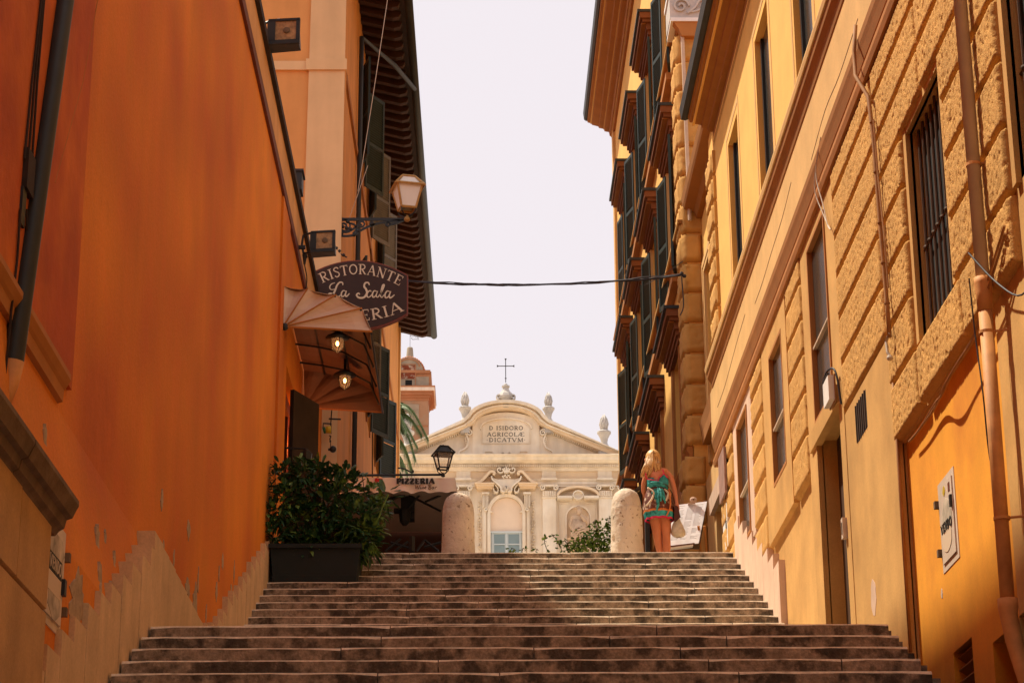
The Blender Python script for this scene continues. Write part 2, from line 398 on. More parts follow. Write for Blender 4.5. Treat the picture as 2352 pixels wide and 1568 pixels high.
# ================================================================== SETTING
PZ = 7.77                       # level of the upper street
def struct(o): o['kind'] = 'structure'; return o
g = MB(); g.box(-400, 400, -300, 13.4, -.6, -.02); g.box(-400, 400, 13.4, 600, -.6, 3.0)
struct(g.build('ground', M_pave))
g = MB(); g.box(-9, 9, -30, 4.4, -.016, .0); struct(g.build('lower_street', M_pave))
g = MB(); g.box(-30, 30, 27.3, 47, 6.9, PZ-.004); struct(g.build('upper_street', M_pave))
g = MB(); g.box(-2.6, 2.86, 15.3, 22.5, 4.0, 4.585); struct(g.build('stair_landing', M_pave))
g = MB(); g.box(-40, 40, 47, 120, 6.9, PZ-.004); struct(g.build('church_square', M_piazza))
stairs = MB()
for i in range(0, 12): pass
UP = [(26.4-.38*i, PZ-.157*i) for i in range(20)]
LO = [(15.0-.38*i, 4.59-.15*i) for i in range(31)]
for y, z in UP: stairs.box(-2.6, 3.3, y+.10, y+.50, z-1.2, z-.03)
for y, z in LO: stairs.box(-2.5, 2.9, y+.10, y+.50, min(z-1.2, 0), z-.03)
st = struct(stairs.build('stairs', M_step))
def step_row(y, z, x0, x1, rise, far, rnd):
    x = x0
    while x < x1-.02:
        L = rnd.uniform(.75, 2.1); nx = x+L
        if x1-nx < .5: nx = x1
        g = MB(); gap = .004; n = max(3, int((nx-x)/.16)); dz = rnd.uniform(-.0015, .0015); dy = rnd.uniform(-.004, .004); ch = rnd.uniform(.012, .022)
        sx = rnd.uniform(0, 99)
        cols = []
        for k in range(n+1):
            xx = x+gap+(nx-x-2*gap)*k/n
            wv = noise.noise((xx*2.3+sx, y, z))*.0025; c = ch*.55+abs(noise.noise((xx*9+sx, y*3, 1)))*.012
            if k in (0, n): c += .008; wv += .003
            zt = z+dz-abs(noise.noise((xx*1.3+sx, z, 4)))*.002
            cols.append([(xx, y+dy+wv+.006, z-rise-.01), (xx, y+dy+wv, zt-c), (xx, y+dy+wv+c*.35, zt-c*.3), (xx, y+dy+wv+c*1.2, zt), (xx, y+far, zt), (xx, y+far, z-rise-.01)])
        vs = [p for c in cols for p in c]
        for k in range(n):
            a = k*6; b = a+6
            g.add([], [])
        base = len(g.v); g.v += vs
        for k in range(n):
            a = base+k*6; b = a+6
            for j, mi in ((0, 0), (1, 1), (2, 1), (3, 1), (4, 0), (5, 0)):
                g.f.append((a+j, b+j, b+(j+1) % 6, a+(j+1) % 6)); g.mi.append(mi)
        g.f += [tuple(base+i for i in range(6)), tuple(base+n*6+i for i in range(6))[::-1]]; g.mi += [0, 0]
        g.build('step_stone', [M_step, M_stepwornlit], st, recalc=False)
        x = nx
rn = random.Random(5)
for i, (y, z) in enumerate(UP): step_row(y, z, -2.45, 3.17, .157, .42 if i else .95, rn)
for i, (y, z) in enumerate(LO):
    step_row(y, z, -2.285, 2.84+rn.uniform(-.02, .03), .15, .42 if i else .7, rn)
g = MB()                          # low filling between the free step ends and the wall
for y, z in LO: g.box(2.86, 3.27, y+.02, y+.40, min(0, z-1.5), z-.5)
struct(g.build('side_gutter', M_pave))

# ================================================================== LEFT ORANGE BUILDING
XL = -2.47
L1 = thing('orange_building', 'orange limewashed building on the left with peeling paint above the steps', 'building', (XL, 22, 4.6))
g = MB(TL(XL))
doorL = (26.6, 29.4, 7.7, 10.3); winL = (30.3, 31.6, 7.7, 10.0)
g.holes(-12, 33, -.02, 13.0, [doorL, winL], .3)
g.box(-12, 33, -.02, 13.0, -8, -.32)
g.box(-12, 19.5, 13.0, 16.1, -8, 0)              # near block, out of view, raised to cast the shadow on the wall opposite
g.build('wall', M_orange, L1)
g = MB(TL(XL)); g.box(-12, 12.5, 5.52, 13, .0, .03); g.build('raised_wall_bay', M_orange2, L1)
g = MB(TL(XL)); g.mould(2, 12.25, [(5.36, 0), (5.37, .03), (5.44, .035), (5.46, .05), (5.50, .07), (5.535, .07), (5.55, 0)]); g.build('moulding', M_mould, L1)
g = MB(TL(XL)); g.box(19.5, 33, 12.14, 12.28, -.02, .035); g.build('coping_shadow_strip', M_doorred, L1)  # dark red strip standing in for the shadow under the coping
g = MB(TL(XL)); g.box(19.5, 33, 12.28, 12.80, -.3, .02); g.build('fascia', M_l2, L1)
g = MB(TL(XL)); g.box(19.5, 33, 12.80, 12.90, -.3, .07); g.build('eave_gutter', M_eave, L1)
g = MB(); g.box(-2.9, -2.42, 28.1, 28.5, 13.9, 14.7)
g = MB(TL(XL)); g.mould(8, 15.36, [(2.5, -.02), (2.5, .135), (4.45, .135), (5.33, .002), (5.33, -.02)]); g.build('thick_wall_foot', M_orange, L1)
# jagged stone skirting following the steps
def panel(y0, y1, z0, z1, X, rr):
    g = MB(TL(XL)); g.mould(y0+.003, y1-.003, [(z0, -.02), (z0, X), (z1-.004, X), (z1, X-.006), (z1, -.02)])
    g.build('stone_panel', M_clad, L1)
rr = random.Random(3)
for i in range(0, 20):
    y1 = 15.38-.385*i; z1 = 5.17-.152*i
    if y1 < 8: break
    panel(y1-.385, y1, z1-1.25, z1+rr.uniform(-.012, .012), .172 + rr.uniform(-.004, .004), rr)
y = 15.38
while y < 19.16:
    L = .42; panel(y, min(y+L, 19.16), 4.4, 5.36, .13-.02*(y-15.4)+rr.uniform(-.003, .003), rr); y += L
for i, (y, z) in enumerate(zip([19.16, 19.6, 20.01, 20.35, 20.7, 21.14, 21.61, 21.99, 22.37, 22.74, 23.2, 23.68, 24.13, 24.62, 25.0], [5.43, 5.52, 5.66, 5.83, 5.99, 6.16, 6.33, 6.49, 6.64, 6.8, 6.97, 7.17, 7.34, 7.51, 7.68])):
    ny = [19.6, 20.01, 20.35, 20.7, 21.14, 21.61, 21.99, 22.37, 22.74, 23.2, 23.68, 24.13, 24.62, 25.0, 25.4][i]
    panel(y, ny, z-1.3, z+rr.uniform(-.02, .02), .05+rr.uniform(-.004, .004), rr)
# bare patches where the paint has come off
def blob(cy, cz, ry, rz, sd, n=18, rough=.35):
    rq = random.Random(sd); return [(cy+ry*math.cos(2*math.pi*k/n)*(1-rough*rq.random()), cz+rz*math.sin(2*math.pi*k/n)*(1-rough*rq.random())) for k in range(n)]
g = MB(TL(XL)); sd = 0
for cy, cz, ry, rz in [(13.16, 4.36, .17, .22), (13.95, 4.42, .09, .26), (13.98, 4.7, .05, .12), (14.42, 4.67, .08, .11), (14.03, 4.95, .055, .13), (14.42, 5.06, .03, .09), (16.5, 5.88, .05, .10), (18.1, 6.03, .07, .1),
    (16.7, 5.55, .03, .07), (20.6, 6.33, .05, .09), (21.6, 6.45, .03, .14), (21.4, 6.25, .05, .04), (12.75, 3.95, .12, .17), (12.45, 3.72, .14, .24), (18.2, 5.55, .12, .10), (18.7, 5.52, .10, .22), (18.85, 5.75, .03, .16), (20.2, 5.95, .05, .12),
    (20.35, 6.15, .03, .1), (19.5, 5.6, .03, .1), (13.35, 4.1, .05, .12), (14.75, 4.98, .03, .1), (12.3, 5.15, .04, .1), (11.8, 5.45, .03, .03), (17.3, 5.6, .03, .1), (17.6, 5.45, .06, .05)]:
    sd += 1; wb = 0
    if cy < 15.3 and cz < 5.3:
        cy *= .95; cz = 1.6+(cz-1.6)*.95; wb = .135 if cz < 4.45 else .135*(5.33-cz)/.88
    pts = blob(cy, cz, ry*1.7, rz, sd, 22, .5); g = MB(TL(XL)); g.plate(pts, -.01, wb+.004+.0003*(sd % 3)); g.build('bare_patch', M_plasterbare, L1)
# scar line and thin stains
g = MB(TL(XL)); g.tube([(12.51, 5.6, .0), (12.50, 7, .002), (12.53, 8.5, .0), (12.5, 13, .0)], .012, 6); g.build('wall_crack', M_grime, L1)
# red framed glazed door under the awning
g = MB(TL(XL)); g.box(26.6, 29.4, 7.7, 10.3, -.31, -.28); g.build('door_glass', M_glassdk, L1)
for a in (26.65, 27.55, 28.45, 29.3):
    g = MB(TL(XL)); g.box(a-.06, a+.06, 7.7, 10.28, -.28, -.12); g.build('door_post', M_doorred, L1)
g = MB(TL(XL)); g.box(26.6, 29.4, 10.12, 10.28, -.285, -.1); g.box(26.6, 29.4, 8.6, 8.7, -.285, -.14); g.build('door_rail', M_doorred, L1)
# door leaf standing open, seen edge-on
g = MB(); g.plate([(-2.45, 27.1), (-2.40, 27.08), (-2.12, 27.75), (-2.17, 27.77)], 7.8, 10.1)
g.build('open_door_leaf', M_eave, L1)
g = MB(TL(XL)); g.box(30.3, 31.6, 7.7, 10.0, -.31, -.28); g.build('window_pane', M_glassdk, L1)
g = MB(TL(XL)); g.box(25.35, 26.35, 7.6, 12.1, -.01, .03); g.build('wall_strip', M_orange, L1)
# dark panel hung past the door
dp = thing('menu_board', 'dark leaning board on the wall just past the restaurant door', 'board', (-2.3, 29.8, 9.2))
g = MB(TL(XL)); g.plate([(29.45, 8.75), (30.15, 8.65), (30.15, 10.25), (29.45, 10.3)], .02, .10); g.build('board_face', M_eave, dp)
g = MB(TL(XL)); g.box(29.42, 30.18, 10.27, 10.33, .01, .12); g.build('board_rail', M_doorred, dp)

# dark pipe with junction box at the extreme left
pd = thing('dark_downpipe', 'dark grey downpipe down the orange wall at the left edge', 'pipe', (-2.4, 11.3, 4.5))
a = Wx(150, 0, -2.40); b = Wx(30, 830, -2.42); c = Wx(20, 875, -2.44)
top = a+(a-b)*2.2
g = MB(); g.tube([tuple(top), tuple(a), tuple(b), tuple(c)], [.052, .052, .056, .05], 14); g.build('pipe', M_pipedk, pd, smooth=True)
g = MB(); g.tube([tuple(b), tuple(Wx(22, 880, -2.43)), tuple(Wx(5, 930, -2.44))], [.06, .05, .04], 12); g.build('elbow', M_pipelo, pd, smooth=True)
jb = thing('wall_junction_box', 'small dark weathered junction box beside the dark downpipe, cables above', 'box', (-2.4, 11.2, 6.4))
p = Wx(68, 400, -2.42)
g = MB(TL(XL)); g.box(p.y-.09, p.y+.09, p.z-.11, p.z+.12, 0, .06); g.build('box_body', M_eave, jb)
g = MB(TL(XL)); g.box(p.y-.10, p.y-.01, p.z-.32, p.z-.11, 0, .045); g.build('lower_cover', M_iron, jb)
for dx in (-14, -5, 4):
    g = MB(); g.tube([tuple(Wx(70+dx, 365, -2.43)), tuple(Wx(82+dx*.7, 200, -2.43)), tuple(Wx(100+dx*.4, 0, -2.43)), tuple(Wx(112+dx*.4, -200, -2.43))], .007, 6); g.build('cable', M_eave, jb)
for dx in (-8, 6):
    g = MB(); g.tube([tuple(Wx(55+dx, 480, -2.43)), tuple(Wx(52+dx*1.6, 600, -2.43)), tuple(Wx(38+dx*1.2, 690, -2.43)), tuple(Wx(20+dx, 860, -2.43))], .007, 6); g.build('cable', M_eave, jb)
g = MB(); g.tube([tuple(Wx(232, -40, -2.44)), tuple(Wx(190, 190, -2.44)), tuple(Wx(126, 420, -2.44))], .0035, 5)
tag(g.build('thin_wall_cable', M_mould), 'thin slack cable on the orange wall right of the dark downpipe', 'cable')
g = MB()

# ================================================================== NEAR LEFT STONE BUILDING (pier)
NB = thing('stone_pier', 'tan stone-clad wall end with weathered cornice at the lower left', 'wall', (-2.2, 9, 2))
g = MB(); g.box(-2.46, -2.225, -8, 10.93, -.02, 4.34); g.build('core', M_darkstone, NB)
zs = [-.02, .9, 1.75, 2.6, 3.2, 3.86, 4.33]
for j in range(len(zs)-1):
    ys = [10.97, 10.2 if j % 2 else 9.72, 8.7, 7.6, 6.4, 5.2, 4.0]
    for i in range(len(ys)-1):
        g = MB(TL(-2.225)); q = .006; y0, y1, z0, z1 = ys[i+1]+q, ys[i]-(q if i else 0), zs[j]+q, zs[j+1]-q
        w1 = .025+.004*((i*7+j*3) % 3)
        g.add([(y0, z0, 0), (y1, z0, 0), (y1, z1, 0), (y0, z1, 0), (y0+.008, z0+.008, w1), (y1-.008, z0+.008, w1), (y1-.008, z1-.008, w1), (y0+.008, z1-.008, w1)],
              [(4, 5, 6, 7), (0, 1, 5, 4), (1, 2, 6, 5), (2, 3, 7, 6), (3, 0, 4, 7)])
        g.build('stone_slab', M_nearstone, NB)
prof = [(4.29, -.02), (4.29, .0), (4.315, .02), (4.33, .045), (4.375, .055), (4.385, .085), (4.42, .10), (4.45, .115), (4.475, .115), (4.49, -.02)]
for a, b in ((2, 9.93), (9.945, 11.12)):
    g = MB(TL(-2.21)); g.mould(a, b, prof); g.build('cornice_stone', M_darkstone, NB)
# left notice board
def cabinet(name, label, X, T, y0, y1, z0, z1, side, word):
    t = thing(name, label, 'meter cabinet', (X, (y0+y1)/2, z0))
    g = MB(T); g.box(y0, y1, z0, z1, 0, .02)
    f = g.build('frame', M_metalplate, t)
    g = MB(T); g.box(y0+.05, y1-.05, z0+.05, z1-.05, .02, .030); g.build('door', M_metalplate, t)
    g = MB(T)
    for z in (z0+.12, z1-.16): g.box(y1-.01, y1+.035, z, z+.05, .01, .05)
    stuff(g.build('hinge', M_darkstone, t))
    return t
TQ = TL(XL+.122)
t1 = cabinet('notice_cabinet', 'worn pale metal cabinet with torn posters hung past the tan stone wall end', XL+.137, TQ, 11.36, 12.02, 3.93, 4.52, 1, '')
g = MB(TQ); g.plate(blob(11.74, 4.37, .22, .09, 31, 14, .2), .030, .032); g.build('torn_poster', M_posters, t1)
g = MB(TQ); g.plate(blob(11.74, 4.07, .2, .10, 32, 14, .25), .030, .0322); g.build('torn_poster', M_posters, t1)
g = MB(TQ); g.box(11.52, 11.90, 4.22, 4.32, .030, .0335); g.build('sticker', M_blk, t1)
g = MB(TQ); g.box(11.52, 11.90, 4.11, 4.215, .030, .0335); g.build('paper', M_signlet, t1)
g = MB(TQ); text_line(g, 'VENDO', 0, 1, 0, .07, .0335, .036, place=lambda f, v: (11.54+.34*f, 4.235+v)); g.build('lettering', M_signlet, t1)
g = MB(TQ); g.box(11.92, 11.98, 4.15, 4.24, .022, .05); g.build('lock', M_black, t1)

# ================================================================== TALL BUILDING BEHIND ON THE LEFT
def TLs(u, v, w): return (-2.25+w+(u-33)*.0053, u, v)
L2 = thing('tall_ochre_building', 'tall ochre house with dark eaves and open shutters on the left', 'building', (-2.25, 33, PZ))
shutL = [(37.6, 38.6, 17.8, 19.8), (40.3, 41.3, 17.8, 19.8), (43.6, 44.6, 17.8, 19.8), (44.3, 45.4, 13.9, 15.7), (41.0, 42.0, 13.9, 15.8), (37.6, 38.6, 13.8, 15.8), (34.7, 35.9, 8.3, 11.0), (38.4, 39.8, 8.3, 11.2)]
g = MB(TLs); g.holes(33, 55.5, PZ-.8, 20.9, shutL, .25); g.box(33.02, 55.48, PZ-.8, 20.9, -8, -.26)
g.build('wall', M_l2b, L2)
g = MB(TF(33)); g.box(-10, -2.252, PZ-.8, 20.9, -.4, 0); g.build('gable_wall', M_l2, L2)
g = MB(TF(33)); g.plate([(-2.88, PZ), (-2.225, PZ), (-2.225, 20.9), (-2.80, 20.9)], 0, .06); g.build('corner_pilaster', M_l2pil, L2)
g = MB(TLs); g.box(33.001, 33.3, PZ, 20.9, -.05, .03); g.build('pilaster_return', M_l2b, L2)
g = MB(TF(33)); g.box(-7, -2.86, 17.52, 17.68, 0, .05); g.build('stringcourse', M_l2pil, L2)
g = MB(TF(33)); g.box(-2.87, -2.19, 17.50, 17.70, .06, .10); g.build('pilaster_band', M_l2pil, L2)
g = MB(TLs); g.mould(33.3, 55.5, [(17.5, 0), (17.5, .04), (17.58, .05), (17.66, .03), (17.66, 0)]); g.build('stringcourse_side', M_mould, L2)
g = MB(TLs); g.box(55.1, 55.5, PZ, 20.9, 0, .05); g.build('corner_strip', M_string, L2)
for y0, y1, z0, z1 in shutL[:6]+shutL[7:]:
    g = MB(TLs); g.box(y0, y1, z0, z1, -.26, -.2); wf = g.build('window', M_glassdk, L2)
    g = MB(TLs); g.box(y0-.12, y0, z0-.1, z1+.12, 0, .03); g.box(y1, y1+.12, z0-.1, z1+.12, 0, .03); g.box(y0-.15, y1+.15, z1+.02, z1+.16, 0, .05); g.build('window_surround', M_mould, wf)
def shutter(T, hy, y_out, w_out, z0, z1, m_, parent, mslat=None, arch=0):
    "louvred leaf hinged at (hy, w=.03), free edge at (y_out, w_out)"
    hx = Vector((hy, .04)); ex = Vector((y_out, w_out)); d = (ex-hx); L = d.length; d.normalize(); nrm = Vector((-d.y, d.x))
    def P(s, z, t): q = hx+d*s+nrm*t; return (q.x, z, q.y)
    def TT(s, z, t): return T(*P(s, z, t))
    g = MB(TT); h = z1-z0
    for a, b in ((0, .05), (L-.05, L)): g.box(a, b, z0, z1, -.02, .02)
    for a, b in ((z0, z0+.08), (z1-.07, z1), (z0+h*.45, z0+h*.45+.07)): g.box(.05, L-.05, a, b, -.018, .018)
    fr = g.build('shutter', m_, parent)
    g = MB(TT); z = z0+.10
    while z < z1-.09:
        if not (z0+h*.45-.02 < z < z0+h*.45+.07):
            g.add([(.05, z, -.016), (L-.05, z, -.016), (L-.05, z+.028, .016), (.05, z+.028, .016), (.05, z-.006, -.016), (L-.05, z-.006, -.016), (L-.05, z+.022, .016), (.05, z+.022, .016)], [(0, 1, 2, 3), (4, 5, 6, 7), (0, 1, 5, 4), (2, 3, 7, 6)])
        z += .05
    stuff(g.build('slats', mslat or m_, fr, recalc=False)); return fr
for i, (y0, y1, z0, z1) in enumerate(shutL[:6]):
    mm = [M_shut, M_shutL, M_shutL, M_shut, M_shut, M_shutL][i]
    shutter(TLs, y0, y0-.50, .19, z0, z1, M_shut, L2)
    shutter(TLs, y1, y1+.55, .36, z0, z1, mm, L2)
y0, y1, z0, z1 = shutL[7]
shutter(TLs, y1, y1+.50, .40, z0+.1, z1, M_shutL, L2); shutter(TLs, y0, y0-.62, .1, z0+.1, z1, M_shut, L2)
# eaves with rafters
g = MB(TLs); g.mould(32.6, 55.7, [(20.72, -.2), (20.55, .86), (20.62, .88), (20.80, -.2)]); g.build('eave_boarding', M_eave, L2)
y = 33.0
while y < 55.5:
    g = MB(TLs); g.mould(y, y+.14, [(20.72, -.02), (20.60, 0), (20.44, .62), (20.47, .74), (20.56, .78)]); g.build('rafter', M_rafter, L2); y += .42
g = MB(TLs); g.tube([(32.5, 20.60, .93), (55.75, 20.60, .93)], .085, 10); g.build('gutter', M_gutter, L2, smooth=True)
g = MB(TLs); g.mould(32.4, 55.8, [(20.66, .95), (20.70, .97), (21.9, -4), (21.8, -4)]); g.build('roof', M_tile, L2)
g = MB(TLs); g.box(32.6, 34.2, 21.3, 22.6, .1, .62); g.build('chimney_stack', M_eave, L2)
for yy in (36.5,):
    g = MB(TLs); g.tube([(yy+3.5, 20.5, .93), (yy+1.8, 20.2, .6), (yy, 19.9, .07), (yy, 8.2, .07)], .045, 8); g.build('downpipe', M_gutter, L2, smooth=True)
g = MB(TLs); g.tube([(40.5, 19.9, .04), (41.2, 17.4, .03), (42.4, 15.4, .03), (43.0, 13.2, .03), (43.2, 11.5, .03), (45.5, 8.5, .03)], .012, 5); g.build('wall_cable', M_eave, L2)
g = MB(TLs); g.tube([(50, 12.2, .04), (51.5, 10.4, .03), (52.5, 9.0, .03)], .012, 5); g.build('wall_cable', M_eave, L2)

# ================================================================== RIGHT HOUSE WITH RUSTICATED STUCCO
XR = 3.225
B1 = thing('ochre_house', 'long ochre house on the right with rusticated stucco courses and a tall cornice', 'building', (XR, 20, 6))
T = TR(XR)
D1 = (18.30, 19.62, 4.5, 7.25); W1 = (18.52, 19.58, 7.38, 9.14); W2 = (21.52, 22.52, 7.56, 9.02); W3 = (24.62, 25.62, 7.6, 9.14); W4 = (27.55, 29.0, 7.7, 9.14)
G1 = (13.69, 14.87, 6.65, 8.26); G2 = (10.4, 11.88, 6.63, 8.26); V1 = (17.02, 17.52, 6.62, 6.94)
A1 = (24.42, 25.42, 10.9, 12.82); A2 = (21.5, 22.6, 10.9, 12.87); A3 = (18.6, 19.7, 10.9, 12.87); A4 = (15.8, 16.9, 10.9, 12.87)
g = MB(T); g.holes(12.0, 27.6, -.02, 9.40, [D1, W1, W2, W3, G1, V1, (12.0, 15.88, -.02, 6.15)], .36, 0); g.box(15.88, 27.6, -.02, 13.2, -9, -.345, 0)
g.holes(-12, 12.0, 6.15, 9.40, [G2], .34); g.box(-12, 15.88, -.02, 13.2, -9, -.345)
g.build('wall', M_tan, B1)
g = MB(TR(3.18)); g.holes(-12, 27.6, 10.76, 13.9, [A1, A2, A3, A4], .30); g.build('upper_wall', M_yellow, B1)
g = MB(TR(3.255)); L1v = (14.19, 14.78, 3.66, 4.34); K1 = (11.9, 13.30, 2.6, 4.11)
g.holes(12.785, 15.88, -.02, 6.2, [L1v, (12.785, 13.62, 2.6, 4.19)], .2); g.build('plinth_wall', M_orw, B1)
g = MB(T); g.holes(-2, 12.78, -.02, 6.148, [(11.9, 12.78, 2.6, 4.19)], .2); g.build('near_plinth_wall', M_tan, B1)
g = MB(TR(XR+.30)); g.box(11.5, 14.95, 2.5, 4.5, -.03, .0); g.build('cellar_backing', M_darkin, B1)
g = MB(); g.box(2.865, XR+.01, 15.9, 22.5, 2, 4.58); g.build('pier_foot', M_tan, B1)
vt = MB(TR(3.255)); vt.box(14.19, 14.78, 3.66, 4.34, -.14, -.12); vv = vt.build('louvre_vent', M_darkin, B1)
z = 3.66
while z < 4.26:
    g = MB(TR(3.255)); g.add([(14.2, z, -.10), (14.77, z, -.10), (14.77, z+.045, -.03), (14.2, z+.045, -.03), (14.2, z+.008, -.10), (14.77, z+.008, -.10), (14.77, z+.053, -.03), (14.2, z+.053, -.03)], [(0, 1, 2, 3), (4, 5, 6, 7), (0, 1, 5, 4), (2, 3, 7, 6)])
    g.build('slat', M_mould, vv); z += .085
g = MB(TR(XR+.1)); g.tube([(13.2, 3.1, -.1), (12.4, 3.5, -.08), (11.9, 3.9, -.05)], .03, 8); g.build('cellar_bar', M_iron, B1)
# string course between ground floor and first floor
def mould_part(name, a, b, prof, m_, par, T=T): return MB(T).mould(a, b, prof).build(name, m_, par)
mould_part('stringcourse', -12, 27.95, [(9.38, -.02), (9.38, .03), (9.44, .035), (9.47, .07), (9.55, .09), (9.60, .105), (9.66, .11), (9.68, -.02)], M_soffit, B1)
mould_part('string_band', -12, 28.2, [(9.67, -.02), (9.67, .075), (10.38, .075), (10.38, -.02)], M_string, B1)
mould_part('stringcourse', -12, 27.9, [(10.37, -.02), (10.37, .085), (10.44, .10), (10.50, .14), (10.56, .15), (10.575, -.02)], M_soffit, B1)
mould_part('sill_ledge', -12, 27.9, [(10.57, -.02), (10.57, .165), (10.62, .175), (10.65, .17), (10.70, .12), (10.78, .10), (10.80, -.02)], M_string, B1)
mould_part('stringcourse', -12, 27.95, [(9.28, -.02), (9.28, .085), (9.33, .10), (9.37, .10), (9.378, -.02)], M_mould, B1)
mould_part('string_return', 27.9, 29.9, [(10.15, -.14), (10.15, .02), (10.3, .03), (10.45, .06), (10.47, -.14)], M_soffit, B1)
# cracks in the band
for pts in ([(20.2, 10.12), (20.9, 10.02), (21.8, 9.98), (22.6, 9.93), (23.3, 9.93)], [(16.2, 9.9), (17.2, 9.86), (18.0, 9.9), (18.9, 9.80)], [(24.2, 10.12), (25.1, 10.07), (25.9, 10.0), (26.6, 9.95), (27.4, 9.95)]):
    g = MB(T); ribbon(g, smooth_curve(pts, 4), .010, .07, .0775); g.build('crack', M_grime, B1)
# cornice of the first floor roof
mould_part('cornice', -12, 26.95, [(13.52, -.02), (13.52, .035), (13.56, .05), (13.60, .03), (13.62, .045), (13.70, .05), (13.70, .12), (13.74, .13), (13.76, .20), (13.80, .21), (13.82, .30), (13.84, .31), (13.84, .36), (13.88, .37), (13.92, .405), (13.94, -.02)], M_soffit, B1)
mould_part('cornice_bead', -12, 26.97, [(13.50, -.02), (13.50, .045), (13.525, .045), (13.525, -.02)], M_yellow, B1)
mould_part('cornice_bead', -12, 26.97, [(13.815, .29), (13.795, .30), (13.80, .325), (13.835, .325)], M_yellow, B1)
mould_part('gutter', -12, 27.0, [(13.93, .33), (13.89, .41), (13.90, .47), (14.05, .49), (14.06, -.02), (13.95, -.02)], M_gutter, B1)
mould_part('roof', -12, 27.2, [(14.02, .42), (14.07, .40), (15.0, -5), (14.7, -5)], M_tile, B1)
# ---- rusticated blocks: real relief, courses with recessed joints
CZ = [6.15, 6.6, 7.04, 7.48, 7.9, 8.29, 8.65, 9.02, 9.285]
def rblock(u0, u1, v0, v1, cell, sd, parent=B1, T=T, hgt=.066, m_=M_rust, name='rusticated_block', amp=.011):
    q = .012; u0 += q; u1 -= q; v0 += q*.6; v1 -= q*.6
    nu = max(5, int((u1-u0)/cell)); nv = max(5, int((v1-v0)/cell)); vs = []
    for j in range(nv+1):
        for i in range(nu+1):
            u = u0+(u1-u0)*i/nu; v = v0+(v1-v0)*j/nv
            e = min(u-u0, u1-u, v-v0, v1-v); er = .036
            wv = hgt*(1-max(0, 1-e/er)**2.2) if e < er else hgt
            if e > .004:
                n1 = noise.noise((u*46, v*30, sd)); n2 = noise.noise((u*14, v*11, sd+9))
                wv += amp*(-max(0, -n1-.14)*2.6+n1*.15)+.0025*n2
            vs.append((u, v, wv if e > .001 else -.01))
    fs = [(j*(nu+1)+i, j*(nu+1)+i+1, (j+1)*(nu+1)+i+1, (j+1)*(nu+1)+i) for j in range(nv) for i in range(nu)]
    g = MB(T); g.add(vs, fs); g.build(name, m_, parent, smooth=True, recalc=False)
sd = 0
for j in range(8):
    v0, v1 = CZ[j], CZ[j+1]
    segs = []
    if j == 0: segs = [(12.0, 13.4), (13.4, 14.9), (14.9, 15.93)]
    elif j <= 4: segs = [(11.99, 13.60), (14.98, 15.95)]
    else: segs = [(11.0, 12.9), (12.9, 14.2), (14.2, 15.96)]
    if j >= 2: segs += [(15.98, 18.04), (20.09, 21.14), (23.13, 24.22), (26.1, 26.92)]
    for a, b in segs:
        sd += 1; c = .012 if b < 16.5 else (.016 if b < 19 else (.025 if b < 22 else .04))
        rblock(a, b, v0, v1, c, sd*3.7)
for j in range(8):
    if j < 3: continue
    rblock(26.95, 27.55, CZ[j], CZ[j+1], .04, 100+j)
# smooth surrounds
def frame_strip(name, a, b, z0, z1, hole, m_, w=.06):
    g = MB(T); h = hole
    g.box(a, h[0], z0, z1, -.01, w); g.box(h[1], b, z0, z1, -.01, w)
    if h[3] < z1: g.box(h[0], h[1], h[3], z1, -.01, w)
    if h[2] > z0: g.box(h[0], h[1], z0, h[2], -.01, w)
    return g.build(name, m_, B1)
g = MB(T)
for a, b, c, d in ((18.06, 18.30, 4.5, 9.275), (19.62, 20.06, 4.5, 9.275), (18.30, 18.52, 7.25, 9.275), (19.58, 19.62, 7.25, 9.275), (18.52, 19.58, 9.14, 9.275), (18.52, 19.58, 7.25, 7.38)): g.box(a, b, c, d, -.01, .05)
g.build('bay_surround', M_tan, B1)
frame_strip('window_surround', 21.17, 23.10, 7.05, 9.275, W2, M_tan)
frame_strip('window_surround', 24.24, 26.06, 7.5, 9.275, W3, M_pinkst, .05)
mould_part('door_lintel', 18.22, 19.9, [(7.20, 0), (7.20, .075), (7.36, .085), (7.37, 0)], M_tan, B1)
g = MB(T); g.box(15.88, 18.05, 4.5, 7.03, -.01, .045); g.build('base_pier', M_tan, B1).name
g = MB(T)
def glazed(a, b, c, d, mull=True, name='window', zt=None):
    g = MB(lambda u, v, w: T(u, v, w+.285)); g.box(a, b, c, d, -.60, -.27); f = g.build(name, M_glassdk, B1)
    g = MB(lambda u, v, w: T(u, v, w+.285))
    for x, y, z0, z1 in ((a, a+.035, c, d), (b-.035, b, c, d)): g.box(x, y, z0, z1, -.27, -.22)
    g.box(a+.035, b-.035, d-.035, d, -.27, -.22); g.box(a+.035, b-.035, c, c+.035, -.27, -.22)
    g.build('window_frame', M_mould, f)
    g = MB(lambda u, v, w: T(u, v, w+.285)); zc_ = c+(d-c)*.42; g.box(a+.035, b-.035, zc_, zc_+.02, -.27, -.235); g.build('glazing_bar', M_pipeup, f); return f
glazed(*W1); glazed(*W2); glazed(*W3)
for A in (A1, A2, A3, A4):
    g = MB(T); g.box(A[0]+.0, A[1]-.0, A[2], A[3], -.34, -.045); f = g.build('window', M_glassdk, B1)
    g = MB(T); a, b, c, d = A
    for wd, hh in ((.30, .02), (.24, .035), (.17, .05), (.09, .04)):
        g.box(a-wd, a-wd+.07, c-.1, d+wd, -.01, hh); g.box(b+wd-.07, b+wd, c-.1, d+wd, -.01, hh); g.box(a-wd+.07, b+wd-.07, d+wd-.07, d+wd, -.01, hh)
    g.build('window_surround', M_string, f)
    g = MB(T); g.box(b-.10, b-.03, c, d, -.043, -.015); g.build('shutter_leaf', M_black, f)
